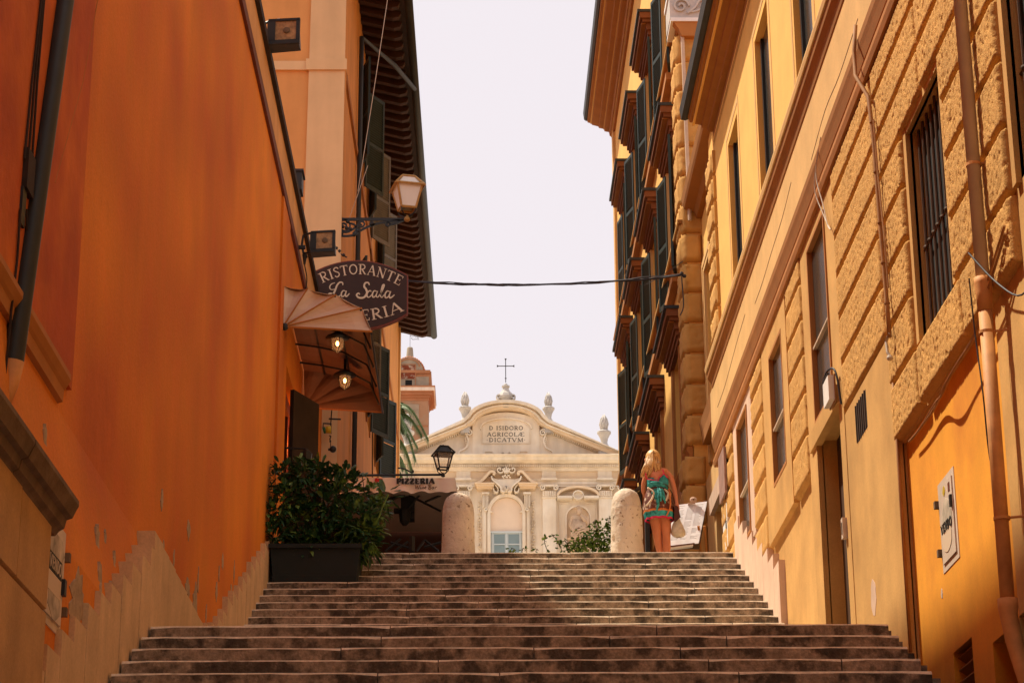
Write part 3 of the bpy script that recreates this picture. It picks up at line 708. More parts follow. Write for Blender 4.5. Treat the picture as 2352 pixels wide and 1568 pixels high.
g = MB(T); g.box(D1[0], D1[1], D1[2], D1[3], -.34, -.14); g.build('door', M_doorbr, B1)
# barred windows
def grille(h, name):
    a, b, c, d = h
    g = MB(T); g.box(a, b, c, d, -.34, -.085); f = g.build(name, M_darkin, B1)
    fr = MB(T); fr.box(b, b+.09, c-.02, d+.10, -.02, .035); fr.box(a-.07, a, c-.02, d+.1, -.02, .035); fr.box(a, b, d, d+.10, -.02, .03); fr.build('surround', M_tan, f)
    n = 8
    for i in range(n):
        y = a+(b-a)*(i+.5)/n; g = MB(T); g.tube([(y, c, -.05), (y, d, -.05)], .012, 6); g.build('bar', M_bars, f)
    g = MB(T); zm = c+(d-c)*.42; g.tube([(a-.05, zm, -.05), (b+.04, zm, -.05)], .011, 6); g.build('cross_bar', M_bars, f)
    for i in range(n):
        y = a+(b-a)*(i+.5)/n; g = MB(T); g.ball((y, zm, -.045), .02, 6); g.build('rivet', M_bars, f)
grille(G1, 'barred_window'); grille(G2, 'barred_window')
g = MB(T); g.box(V1[0], V1[1], V1[2], V1[3], -.34, .047); f = g.build('wall_vent', M_darkin, B1)
for i in range(6):
    y = V1[0]+.04+(V1[1]-V1[0]-.06)*i/5.; g = MB(T); g.box(y-.008, y+.008, V1[2], V1[3], .047, .056); g.build('bar', M_bars, f)
# shop door beyond, at platform level
g = MB(T); g.box(27.5, 29.05, 7.6, 9.275, -.02, .0); 
g = MB(TR(XR+.05)); g.holes(27.6, 30.3, 6.9, 9.7, [(27.9, 29.15, 7.7, 8.98)], .3); g.box(27.6, 30.3, 6.9, 9.7, -9, -.31); g.build('shop_wall', M_string, B1)
g = MB(TR(XR+.05)); g.box(27.9, 29.15, 7.7, 8.98, -.30, -.25); f = g.build('shop_door', M_glassdk, B1)
for y in (27.93, 28.55, 29.12):
    g = MB(TR(XR+.05)); g.box(y-.03, y+.03, 7.7, 8.98, -.25, -.18); g.build('door_frame', M_doorred, f)
g = MB(TR(XR+.05)); g.mould(27.7, 29.4, [(8.98, 0), (8.98, .06), (9.2, .07), (9.2, 0)]); g.build('door_head', M_pinkst, B1)
# stepped stone skirting at the right of the upper flight
for i in range(9):
    y0 = 22.4+i*.42; z1 = 6.2+.157*(i)*1.05+.55
    if y0+.42 > 26.3: break
    g = MB(T); g.mould(y0+.003, y0+.417, [(z1-1.5, -.01), (z1-1.5, .068), (z1-.01, .068), (z1, .06), (z1, -.01)]); g.build('stone_panel', M_pinkst, B1)
for (y0, y1, z1) in ((20.1, 21.2, 5.35), (16.0, 18.0, 4.9)):
    pass
g = MB(T); g.plate(blob(17.2, 5.25, .14, .17, 61), .044, .0475); g.build('bare_patch', M_pinkst, B1)
g = MB(T); g.plate(blob(20.6, 5.45, .06, .22, 64), -.01, .003); g.build('bare_patch', M_pinkst, B1)
g = MB(T); g.plate(blob(20.95, 5.5, .03, .22, 65), -.01, .003); g.build('bare_patch', M_pinkst, B1)
g = MB(T); g.plate(blob(20.5, 5.05, .03, .22, 66), -.01, .003); g.build('bare_patch', M_grime, B1)
g = MB(TR(3.255)); g.plate(blob(15.0, 4.8, .03, .04, 67), -.01, .003); g.build('bare_patch', M_metalplate, B1)
# recessed bay with hooded window (between this house and the next)
XB = 3.34
g = MB(TR(XB)); g.holes(27.6, 30.4, 9.6, 13.9, [(28.75, 29.85, 9.9, 12.75)], .25); g.box(27.6, 30.4, 9.6, 13.9, -8, -.26); g.build('recessed_bay_wall', M_yellow, B1)
g = MB(TR(XB)); g.box(28.75, 29.85, 9.9, 12.75, -.25, -.2); f = g.build('window', M_glassdk, B1)
g = MB(TR(XB)); a, b, c, d = 28.75, 29.85, 9.9, 12.75
for wd, hh in ((.30, .02), (.24, .035), (.17, .05), (.09, .04)):
    g.box(a-wd, a-wd+.07, c, d+wd, -.01, hh); g.box(b+wd-.07, b+wd, c, d+wd, -.01, hh); g.box(a-wd+.07, b+wd-.07, d+wd-.07, d+wd, -.01, hh)
g.build('window_surround', M_string, f)
mould_part('bay_eave', 27.2, 30.2, [(13.75, -.02), (13.75, .08), (13.85, .12), (13.9, .26), (13.95, .28), (14.05, .30), (14.06, -.02)], M_soffit, B1, TR(XB))
def quoins(parent, T, u0, u1, z0, z1, m_=M_rust, hh=.30, alt=.0, w=.10, cell=.05):
    z = z0; k = 0
    while z < z1-.1:
        a = u0-(alt if k % 2 else 0); rblock(a, u1, z, min(z+hh, z1), cell, 200+k+u0, parent, T, w, m_, 'quoin_block', .02); z += hh; k += 1
quoins(B1, TR(XR), 26.85, 27.62, 10.82, 13.5, hh=.37, w=.11)
for k in range(7):              # camera-facing sides of those quoins
    z = 10.82+.37*k; g = MB(); g.box(XR-.085, XR+.02, 26.83, 26.87, z+.03, z+.34); g.build('quoin_block', M_rust, B1)

# ================================================================== FAR RIGHT HOUSE WITH HOODED WINDOWS
X2 = 3.10; T2 = TR(X2)
B2 = thing('shuttered_house', 'tall yellow house on the right with dark hooded windows and green shutters', 'building', (X2, 38, PZ))
cols = [31.05, 34.5, 37.85, 41.1]; rows = [19.46, 16.05, 12.68]; HL = 2.2
hs = []
for c_ in cols:
    for r_ in rows:
        hs.append((c_+.55, c_+1.65, r_-2.9 if r_ < 13 else r_-2.75, r_-.52))
g = MB(T2); g.holes(30.3, 45.45, PZ-.8, 22.0, hs, .25); g.box(30.32, 45.43, PZ-.8, 22.0, -9, -.26)
g.build('wall', M_yellow, B2)
g = MB(TF(30.3)); g.box(3.11, 12, PZ-.8, 22.0, -.3, 0); g.build('gable_wall', M_yellow, B2)
pr = [(21.86, -.02), (21.86, .05), (21.92, .07), (21.92, .10), (22.02, .12), (22.04, .22), (22.10, .23), (22.12, .34), (22.16, .36), (22.20, .50), (22.24, .52), (22.26, .60), (22.34, .62), (22.36, -.02)]
mould_part('cornice', 30.2, 45.5, pr, M_soffit, B2, T2)
for z_, w_ in ((21.90, .065), (22.09, .235), (22.23, .53)):
    mould_part('cornice_bead', 30.2, 45.51, [(z_, w_-.02), (z_, w_+.012), (z_+.025, w_+.012), (z_+.025, w_-.02)], M_string, B2, T2)
mould_part('gutter', 30.1, 45.52, [(22.34, .56), (22.30, .63), (22.34, .68), (22.50, .70), (22.52, .5)], M_gutter, B2, T2)
mould_part('roof', 30.1, 45.6, [(22.40, .62), (22.5, .62), (23.8, -5), (23.5, -5)], M_tile, B2, T2)
mould_part('gable_cornice', 3.12, 12, [(21.9, 0), (21.9, .1), (22.1, .3), (22.34, .45), (22.35, 0)], M_soffit, B2, TF(30.3))
# long stringcourses
def string2(z_, name='stringcourse'):
    mould_part(name, 30.25, 45.5, [(z_-.18, -.02), (z_-.18, .03), (z_-.06, .05), (z_-.04, .11), (z_, .12), (z_, -.02)], M_soffit, B2, T2)
    mould_part('string_bead', 30.25, 45.51, [(z_-.045, .10), (z_-.045, .125), (z_-.02, .125), (z_-.02, .10)], M_string, B2, T2)
string2(17.05); string2(13.75)
# the plinth
mould_part('battered_plinth', 30.3, 45.45, [(PZ-.8, -.02), (PZ-.8, .12), (10.12, .05), (10.20, .09), (10.24, .07), (10.24, -.02)], M_mould, B2, T2)
g = MB(T2); g.box(45.1, 45.5, 10.2, 21.9, -.01, .06); g.build('corner_strip', M_string, B2)
# hooded windows
def hood(y0, z):
    g = MB(T2)
    for dz0, dz1, w_, e in ((-.50, -.42, .07, .20), (-.42, -.34, .10, .16), (-.34, -.22, .13, .12), (-.22, -.16, .20, .06), (-.16, -.05, .25, .02)):
        g.box(y0+e, y0+HL-e, z+dz0, z+dz1, -.02, w_)
    h = g.build('window_hood', M_hood, B2)
    g = MB(T2); g.box(y0, y0+HL, z-.05, z, -.02, .29); g.build('lead_flashing', M_gutter, h)
    g = MB(T2); g.box(y0+.12, y0+HL-.12, z-.235, z-.215, .12, .215); g.build('bead', M_soffit, h)
rs = random.Random(11)
for ci, c_ in enumerate(cols):
    for ri, r_ in enumerate(rows):
        hood(c_, r_)
        a, b, c, d = c_+.55, c_+1.65, (r_-2.9 if r_ < 13 else r_-2.75), r_-.52
        g = MB(T2); g.box(a, b, c, d, -.25, -.2); f = g.build('window', M_glassdk, B2)
        g = MB(T2)
        for wd, hh in ((.20, .03), (.13, .05), (.07, .04)):
            g.box(a-wd, a-wd+.06, c, d+.02, -.01, hh); g.box(b+wd-.06, b+wd, c, d+.02, -.01, hh)
        g.build('window_surround', M_string if ri < 2 else M_mould, f)
        if ri < 2 or ci > 1:
            shutter(T2, a-.02, a-.56,   .08+rs.random()*.06, c+.02, d-.03, M_shut, B2)
            shutter(T2, b+.02, b+.54, .11+rs.random()*.07, c+.02, d-.03, M_shut, B2)
        if ri < 2:
            g = MB(T2); g.box(a-.25, b+.25, c-.12, c, -.01, .12); g.build('sill', M_mould, f)
# quoins and carved marble block at the near corner
quoins(B2, T2, 30.28, 30.95, 10.25, 16.85, hh=.47, w=.09)
k = 0; z = 10.25
while z < 16.8:
    rblock(3.02, 3.36+(.12 if k % 2 else 0), z, min(z+.47, 16.85), .04, 300+k, B2, TF(30.3), .09, M_rust, 'quoin_block', .02); z += .47; k += 1
quoins(B2, T2, 30.28, 31.0, PZ+.1, 10.1, hh=.6, w=.15)
k = 0; z = PZ+.1
while z < 10.0:
    rblock(2.97, 3.3, z, min(z+.6, 10.1), .04, 330+k, B2, TF(30.3), .09, M_rust, 'quoin_block', .02); z += .6; k += 1
g = MB(); g.tube([(3.16, 30.16, 13.7), (3.14, 30.16, 16.8)], .03, 8); g.build('corner_pipe', M_pipeup, B2)
g = MB(); g.box(2.95, 3.55, 30.1, 30.75, 17.02, 17.42); cb = g.build('marble_block', M_urn, B2)
g = MB(); g.box(2.93, 3.56, 30.05, 30.8, 17.42, 17.5); g.build('block_moulding', M_white, cb); g = MB(); g.box(2.96, 3.55, 30.07, 30.8, 16.96, 17.02); g.build('block_moulding', M_white, cb)
g = MB(TF(30.1)); ribbon(g, spiral(3.12, 17.22, .13, .02, 0, 540, 30), .03, -.01, .035); ribbon(g, smooth_curve([(3.22, 17.10), (3.34, 17.2), (3.42, 17.32), (3.5, 17.3), (3.44, 17.22), (3.5, 17.14)], 5), .03, -.01, .035); ribbon(g, smooth_curve([(3.24, 17.12), (3.36, 17.14), (3.52, 17.22)], 5), .025, -.01, .03); stuff(g.build('carved_scroll', M_urn, cb))
g = MB(); g.mould(0, 0, [(0, 0), (1, 0), (0, 1)]); g = MB(TF(30.15)); g.plate([(3.0, 16.96), (3.5, 16.96), (3.5, 16.72), (3.12, 16.72), (3.08, 16.84)], -.1, .06); g.build('bracket_stone', M_mould, B2)
for i in range(3):
    z0_ = [13.1, 11.0, 9.4][i]; y0_ = [34.1, 37.4, 40.6][i]
    g = MB(T2); g.tube([(y0_, z0_+1.1, .02), (y0_+.05, z0_+.5, .03), (y0_+.5, z0_-.2, .02)], .02, 6); g.build('wall_cable', M_eave, B2)

# ------------------------------------------------------------------ fittings on the right
TK2 = lambda u, v, w: (XR-w, u*.98, 1.6+(v-1.6)*.98)
pr_ = thing('downpipe', 'fat tan and rusty orange downpipe on the right wall beside the barred window', 'pipe', (3.1, 12.78, 0))
g = MB(TK2); g.tube([(12.74, 14, .14), (12.78, 6.35, .12)], .043, 16); g.build('upper_pipe', M_pipeup, pr_, smooth=True)
g = MB(TK2); g.tube([(12.78, 6.34, .12), (12.78, 6.30, .12), (12.78, 6.24, .12), (12.78, 6.12, .12)], [.056, .056, .05, .047], 16); g.tube([(12.78, 6.12, .12), (12.80, 4.26, .12)], .043, 16); g.build('lower_pipe', M_pipelo, pr_, smooth=True)
g = MB(TK2); g.tube([(12.80, 4.30, .12), (12.80, 4.25, .12), (12.80, 4.20, .12), (12.80, 4.05, .10), (12.76, 3.8, .06), (12.7, 3.2, .04)], [.06, .06, .052, .052, .046, .042], 16); g.build('shoe', M_pipelo, pr_, smooth=True)
for z_ in (5.97, 7.1, 4.78, 8.8):
    g = MB(TK2); g.tube([(12.78, z_, .12), (12.78, z_+.018, .12)], .050, 16); g.tube([(12.78, z_+.01, .12), (12.72, z_+.01, -.02)], .008, 6); g.build('clamp', M_pipelo, pr_)
cd = thing('conduit', 'thin bent brown conduit pipe running up the rusticated wall left of the barred window', 'pipe', (3.1, 16, 7))
g = MB(TK2); g.tube([(15.93, 7.02, .10), (15.95, 7.3, .10), (16.02, 8.0, .10), (16.06, 8.7, .10), (16.12, 9.15, .11), (16.35, 9.45, .16), (16.45, 9.72, .14), (16.42, 9.95, .12)], .017, 10); g.build('pipe', M_conduit, cd, smooth=True)
g = MB(TK2); g.tube([(15.86, 7.4, .10), (15.88, 7.8, .10), (15.98, 8.4, .10), (16.02, 8.9, .10)], .008, 6); g.build('cable', M_conduit, cd)
for z_ in (7.3, 8.0, 8.45, 8.9, 7.65):
    g = MB(TK2); y_ = 15.93+.13*(z_-7)/1.7; g.tube([(y_, z_, .10), (y_, z_+.012, .10)], .024, 10); g.build('clip', M_conduit, cd)
g = MB(TK2); g.tube([(15.92, 7.05, .10), (15.98, 7.0, .12), (15.95, 6.9, .12), (15.93, 6.85, .10)], .012, 6); g.ball((15.93, 6.85, .11), .025); g.build('joint', M_wirel, cd)
g = MB(TK2); g.box(15.84, 15.885, 4.0, 6.2, .0, .03)
co = MB(TR(XR)); co.tube([(15.865, 4.55, .045), (15.865, 7.0, .045)], .013, 8); tag(co.build('corner_conduit', M_conduit, smooth=True), 'straight brown pipe down the corner where tan wall meets bright orange wall', 'pipe')
for i, off in enumerate((0, .05)):
    g = MB(TK2); g.tube(smooth_curve([(12.3, 6.45+off, .08), (12.75, 6.25+off, .10), (13.3, 6.14+off*.3, .07), (13.9, 6.11, .08), (14.35, 6.06+off*.5, .08), (14.8, 6.14-off*.5, .03), (15.4, 6.12, .03), (15.8, 6.14, .03)], 5), .009, 6)
    tag(g.build('sagging_cable', M_conduit), ['brown cable sagging along the lower edge of the rusticated wall', 'second, upper brown cable along the lower edge of the rusticated wall'][i], 'cable')
g = MB(TK2); g.tube(smooth_curve([(12.76, 6.5, .20), (12.5, 6.2, .1), (12.15, 6.0, .05), (11.8, 6.1, .04), (11.4, 6.6, .04)], 5), .006, 6); tag(g.build('loose_cable', M_wire), 'thin loose cable looping away to the right of the fat downpipe', 'cable')
g = MB(TK2); g.tube(smooth_curve([(12.84, 6.36, .19), (12.88, 6.0, .17), (12.84, 5.6, .16), (12.88, 5.2, .14), (12.84, 4.9, .1)], 5), .005, 6); tag(g.build('hanging_cable', M_wire), 'thin cable hanging straight down beside the fat downpipe', 'cable')
g = MB(TK2); g.tube(smooth_curve([(18.6, 9.9, .09), (18.75, 9.6, .13), (18.6, 9.2, .10), (18.5, 8.98, .09), (18.42, 8.9, .08)], 5), .006, 6); g.tube(smooth_curve([(18.6, 9.9, .09), (18.80, 9.5, .14), (18.65, 9.15, .10), (18.42, 8.9, .08)], 5), .005, 6)
tag(g.build('looped_cable', M_wirel), 'pale cable looping over the string course above the tall window', 'cable')
TT = lambda u, v, w: (3.270-w, u*1.0236, 1.6+(v-1.6)*1.0236)
# metal cabinet door with notices
t2 = cabinet('meter_door', 'pale metal meter door with stickers on the bright orange wall', 3.27, TT, 14.02, 14.54, 4.84, 5.46, 1, '')
g = MB(TT); g.plate(blob(14.27, 5.17, .17, .14, 71, 16, .2), .030, .0322); g.build('torn_poster', M_posters, t2)
g = MB(TT); g.plate(blob(14.30, 5.03, .16, .09, 75, 16, .1), .0323, .0335); g.build('torn_notice', M_signlet, t2)
g = MB(TT); text_line(g, 'VENDO', 0, 1, 0, .065, .034, .037, place=lambda f, v: (14.46-.34*f, 5.085+v), bold=1.3); g.build('lettering', M_blk, t2)
g = MB(TT); g.plate(blob(14.30, 5.36, .045, .035, 73), .030, .033); g.build('yellow_sticker', M_yel, t2)
g = MB(TT); g.box(14.12, 14.17, 5.32, 5.38, .030, .033); g.build('dark_sticker', M_doorred, t2)
g = MB(TT); g.box(14.07, 14.11, 5.20, 5.28, .030, .045); g.build('lock', M_black, t2)
# intercom, small plaque with lamp, meter cabinet, mauve plaque
ic = thing('intercom', 'small cream intercom box on the door jamb', 'intercom', (3.1, 18.28, 6.1))
g = MB(TR(XR)); g.box(18.22, 18.30, 5.98, 6.16, .05, .09); g.build('box_body', M_metalplate, ic)
g = MB(TR(XR)); g.box(18.24, 18.28, 6.02, 6.12, .09, .095); g.build('speaker_grille', M_darkstone, ic)
nl = thing('plaque_lamp', 'small white plaque with a curved lamp above the dark doorway', 'sign', (3.1, 18.3, 7.4))
g = MB(TR(XR)); g.box(18.20, 18.50, 7.22, 7.44, .09, .15); g.build('plaque', M_white, nl)
g = MB(TR(XR)); g.box(18.19, 18.51, 7.21, 7.45, .085, .10); g.build('frame', M_conduit, nl)
g = MB(TR(XR)); g.tube(smooth_curve([(18.12, 7.15, .06), (18.14, 7.4, .08), (18.2, 7.50, .10), (18.35, 7.52, .13), (18.5, 7.48, .14)], 4), .010, 8); g.tube([(18.3, 7.48, .13), (18.52, 7.47, .14)], .014, 8); g.build('lamp_arm', M_wire, nl)
mc = thing('meter_cabinet', 'white upright meter cabinet on the wall right of the menu board', 'meter cabinet', (3.1, 27.0, 7.9))
g = MB(TR(XR)); g.box(26.93, 27.42, 7.98, 8.54, .01, .06); g.build('door', M_white, mc)
g = MB(TR(XR)); g.box(27.0, 27.05, 8.22, 8.32, .06, .07); g.build('lock', M_black, mc)
g = MB(TR(XR)); g.box(26.7, 27.35, 8.62, 9.22, .07, .10); tag(g.build('wall_plaque', M_plaquep), 'mauve marble plaque on the wall above the white meter cabinet', 'plaque')
g = MB(TR(XR)); g.lathe((3.1, 15.72, 4.10), [(.26, -.02), (.18, .01), (.08, .05), (.02, .10)], 14); tag(g.build('mortar_heap', M_white, smooth=True), 'small white heap of mortar at the foot of the corner pipe', 'mortar')

# ================================================================== CHURCH ACROSS THE SQUARE
YC = 85.0
cc = crop(940, 840, 2.9033)
def ch(a, b): p = Wy(*cc(a, b), YC); return (p.x, p.z)
PXM = abs(ch(900, 800)[0]-ch(800, 800)[0])/100          # metres per crop pixel
CXX = ch(858, 800)[0]
def fx(a): return CXX+(a-858)*PXM
Z812 = ch(858, 812)[1]
def fz(b): return ch(858, b)[1]
TC = TF(YC)
CH = thing('church', 'pale travertine baroque church front with a rounded gable and Latin inscription', 'church', (CXX, YC, PZ))
hw = 870*PXM
g = MB(); g.box(CXX-hw, CXX+hw, YC, YC+22, PZ-.8, fz(830)); g.build('front_wall', M_church, CH)
def sym(f):
    f(1); f(-1)
def hb(mb, a0, a1, b0, b1, w0, w1):
    "box by offsets from the axis a (crop px) and heights b (crop px)"
    mb.box(CXX+min(a0, a1)*PXM, CXX+max(a0, a1)*PXM, fz(max(b0, b1)), fz(min(b0, b1)), w0, w1)
def wallmould(name, prof, a0=-870, a1=870, m_=M_church, par=CH):
    g = MB(TC); g.mould(CXX+a0*PXM, CXX+a1*PXM, [(fz(b), w_) for b, w_ in prof]); return g.build(name, m_, par)
wallmould('entablature_cornice', [(903, -.05), (903, .12), (893, .16), (890, .20), (888, .20), (864, .24), (862, .26), (858, .40), (850, .55), (847, .62), (828, .66), (822, .74), (815, .78), (812, .76), (811, -.05)])
g = MB(TC); a = -865
while a < 865:
    hb(g, a, a+7.5, 866, 884, .18, .34); a += 13.2
stuff(g.build('dentils', M_church, CH))
g = MB(TC); hb(g, -865, 865, 866, 884, .10, .19); g.build('dentil_ground', M_gap, CH)  # dark ground paints in the shade between the dentils
wallmould('architrave', [(1013, -.05), (1013, .08), (1000, .08), (998, .12), (978, .12), (974, .17), (966, .20), (962, .22), (960, -.05)])
g = MB(TC); hb(g, -870, 870, 903, 962, .0, .03); g.build('frieze', M_churchw, CH)
# pilasters
for s_ in (302, 697, 845):
    for sg in (1, -1):
        ctr = s_*sg; g = MB(TC); hb(g, ctr-47, ctr+47, 1095, 1560, 0, .22); p = g.build('pilaster', M_church, CH)
        g = MB(TC); hb(g, ctr-48, ctr+48, 1050, 1096, 0, .25); hb(g, ctr-52, ctr+52, 1094, 1100, 0, .28)
        hb(g, ctr-58, ctr+58, 1010, 1022, 0, .36)
        for k in range(6): hb(g, ctr-44+k*16, ctr-36+k*16, 1054, 1090, .24, .31)
        g.build('capital', M_church, p)
        for q in (-1, 1):
            g = MB(TC); ribbon(g, [(x, z) for x, z in spiral(fx(858+ctr+q*44), fz(1032), 20*PXM, 3*PXM, 90, 90+q*-520, 22)], 7*PXM, .2, .40); g.build('volute', M_church, p)
        g = MB(TC); hb(g, ctr-50, ctr+50, 903, 1012, 0, .10); g.build('entablature_break', M_church, p)
        g = MB(TC); hb(g, ctr-56, ctr+56, 960, 974, .1, .30); g.build('entablature_moulding', M_church, p)
# gable: raking cornices with central segmental arch
def rake(off): # outline from the right lower end to the left, in px offsets
    R_ = [(850, 812+0), (292, 570)]
    return R_
def gable_outline(t):
    pts = []
    def P(a, b): pts.append((CXX+a*PXM, fz(b)))
    P(860, 815+t*.0); P(298-t*.18, 568+t*1.05)
    n = 14
    for i in range(n+1):
        th = math.pi*(i/n); 
        aa = 270*math.cos(th*.86+.07*math.pi); bb = 560-128*math.sin(th*.86+.07*math.pi)
        aa *= (1-t/330.); bb += t*.98
        P(aa, min(bb, 566+t))
    P(-298+t*.18, 568+t*1.05); P(-860, 815)
    return pts
o0 = gable_outline(0); o1 = gable_outline(45)
o1[0] = (CXX+770*PXM, fz(813)); o1[-1] = (CXX-770*PXM, fz(813))
g = MB(TC); g.strip(o0, o1, -.2, .42); rk = g.build('raking_cornice', M_churchw, CH)
o2 = gable_outline(-6); o3 = gable_outline(12); g = MB(TC); g.strip(o2, o3, -.3, .66); g.build('cornice_cap', M_church, rk)
o4 = gable_outline(22); o5 = gable_outline(33); g = MB(TC); g.strip(o4, o5, -.2, .52); g.build('cornice_fillet', M_church, rk)
tymp = [p for p in gable_outline(40)]; tymp[0] = (CXX+800*PXM, fz(812)); tymp[-1] = (CXX-800*PXM, fz(812))
g = MB(TC); g.plate(tymp[::-1], -3, -.02); g.build('tympanum', M_church, CH)
g = MB(); g.add([(CXX-hw, YC-.3, fz(815)), (CXX, YC-.3, fz(440)), (CXX+hw, YC-.3, fz(815)), (CXX-hw, YC+22, fz(815)), (CXX, YC+22, fz(440)), (CXX+hw, YC+22, fz(815))], [(0, 1, 4, 3), (1, 2, 5, 4)])
g = MB(TC); pr2 = [(fz(815), 0), (fz(560)+.1, 0)]
g = MB(); L_ = [(-hw*1.0, fz(806)), (-300*PXM, fz(562)), (0, fz(500)), (300*PXM, fz(562)), (hw*1.0, fz(806))]
vs = [(CXX+x, YC+.35, z+.08) for x, z in L_]+[(CXX+x, YC+20, z+.08) for x, z in L_]
g.add(vs, [(i, i+1, i+6, i+5) for i in range(4)]); g.build('roof', M_tile, CH)
g = MB(TC)
for i in range(30):
    t = i/29.; a = 325+(690-325)*t*1.08; b = 640+(800-640)*t*1.02
    for sg in (1, -1): hb(g, sg*a-3.5, sg*a+3.5, b-14, b+2, -.02, .16)
stuff(g.build('gable_dentils', M_church, CH))
# tablet
g = MB(TC)
def P(a, b): return (CXX+a*PXM, fz(b))
tab = [P(-238, 795)]+[P(-238, 580)]+[P(238*math.cos(math.pi*(1-i/16)), 580-88*math.sin(math.pi*i/16)) for i in range(1, 16)]+[P(238, 580), P(238, 795)]
g.plate(tab, -.05, .16); g.build('tablet', M_church, CH)
arcp = [P(-180, 610)]+[P(180*math.cos(math.pi*(1-i/14)), 602-66*math.sin(math.pi*i/14)) for i in range(15)]+[P(180, 610)]
g = MB(TC); ribbon(g, arcp, 9*PXM, .15, .24); ribbon(g, [P(-172, 600), P(-172, 712), P(172, 712), P(172, 600)], 5*PXM, .15, .20); g.build('tablet_frame', M_church, CH)
g = MB(TC); g.plate([P(-168, 706), P(-168, 606), P(-120, 570), P(0, 555), P(120, 570), P(168, 606), P(168, 706)], .14, .175); g.build('inscription_panel', M_church, CH)
for i, (tx, a0, a1, b) in enumerate([('D ISIDORO', -122, 122, 616), ("AGRICOL@", -136, 132, 661), ('.DICATVM.', -140, 140, 700)]):
    g = MB(TC); text_line(g, tx, CXX+a0*PXM, CXX+a1*PXM, fz(b), 29*PXM, .17, .182, bold=1.25); g.build('inscription', M_letter, CH)
# scroll ornaments flanking and under the tablet
for sg in (1, -1):
    g = MB(TC); sp = [(CXX+sg*(x-CXX), z) for x, z in spiral(CXX+262*PXM, fz(640), 26*PXM, 4*PXM, 0, 560, 26)]
    ribbon(g, sp, 8*PXM, 0, .30); ribbon(g, [(CXX+sg*a*PXM, fz(b)) for a, b in smooth_curve([(286, 640), (268, 690), (282, 740), (330, 770), (334, 800)], 5)], 10*PXM, 0, .24)
    g.plate([(CXX+sg*a*PXM, fz(b)) for a, b in [(238, 620), (262, 625), (270, 690), (282, 745), (334, 775), (334, 808), (238, 808)]], -.05, .12)
    for k in range(6): g.ball((CXX+sg*(285-k*1.5)*PXM, fz(672+k*13), .18), 7*PXM, 6)
    g.build('scroll_bracket', M_church, CH)
    g = MB(TC); ribbon(g, [(CXX+sg*a*PXM, fz(b)) for a, b in smooth_curve([(238, 786), (160, 786), (150, 768), (98, 768), (90, 778), (50, 790), (20, 800)], 4)], 7*PXM, .12, .22)
    ribbon(g, [(CXX+sg*(x-CXX), z) for x, z in spiral(CXX+22*PXM, fz(785), 15*PXM, 3*PXM, -90, 380, 18)], 5*PXM, .12, .26); g.build('tablet_scroll', M_church, CH)
# central window bay
g = MB(TC)
archo = [P(-110, 1480), P(-110, 1195)]+[P(110*math.cos(math.pi*(1-i/16)), 1195-105*math.sin(math.pi*i/16)) for i in range(17)]+[P(110, 1195), P(110, 1480)]
g.plate(archo, -.05, .06); g.build('arch_infill', M_peach, CH)
archs = [P(-122, 1520), P(-122, 1200), P(-104, 1196)]+[P(121*math.cos(math.pi*(1-i/16)), 1193-116*math.sin(math.pi*i/16)) for i in range(17)]+[P(104, 1196), P(122, 1200), P(122, 1520)]
g = MB(TC); ribbon(g, archs, 22*PXM, .05, .24); g.build('arch_moulding', M_church, CH)
g = MB(TC); hb(g, -111, 111, 1332, 1500, .05, .09); wn = g.build('window', M_winfr, CH)
for a0 in (-86, 14):
    for b0, b1 in ((1350, 1416), (1426, 1490)):
        g = MB(TC); hb(g, a0, a0+74, b0, b1, .085, .10); g.build('pane', M_pane, wn)
g = MB(TC); hb(g, -111, 111, 1330, 1342, .09, .16); hb(g, -5, 5, 1342, 1500, .09, .15); hb(g, -100, -92, 1342, 1500, .09, .14); hb(g, 92, 100, 1342, 1500, .09, .14); hb(g, -92, 92, 1417, 1424, .09, .13); g.build('sash', M_winfr, wn)
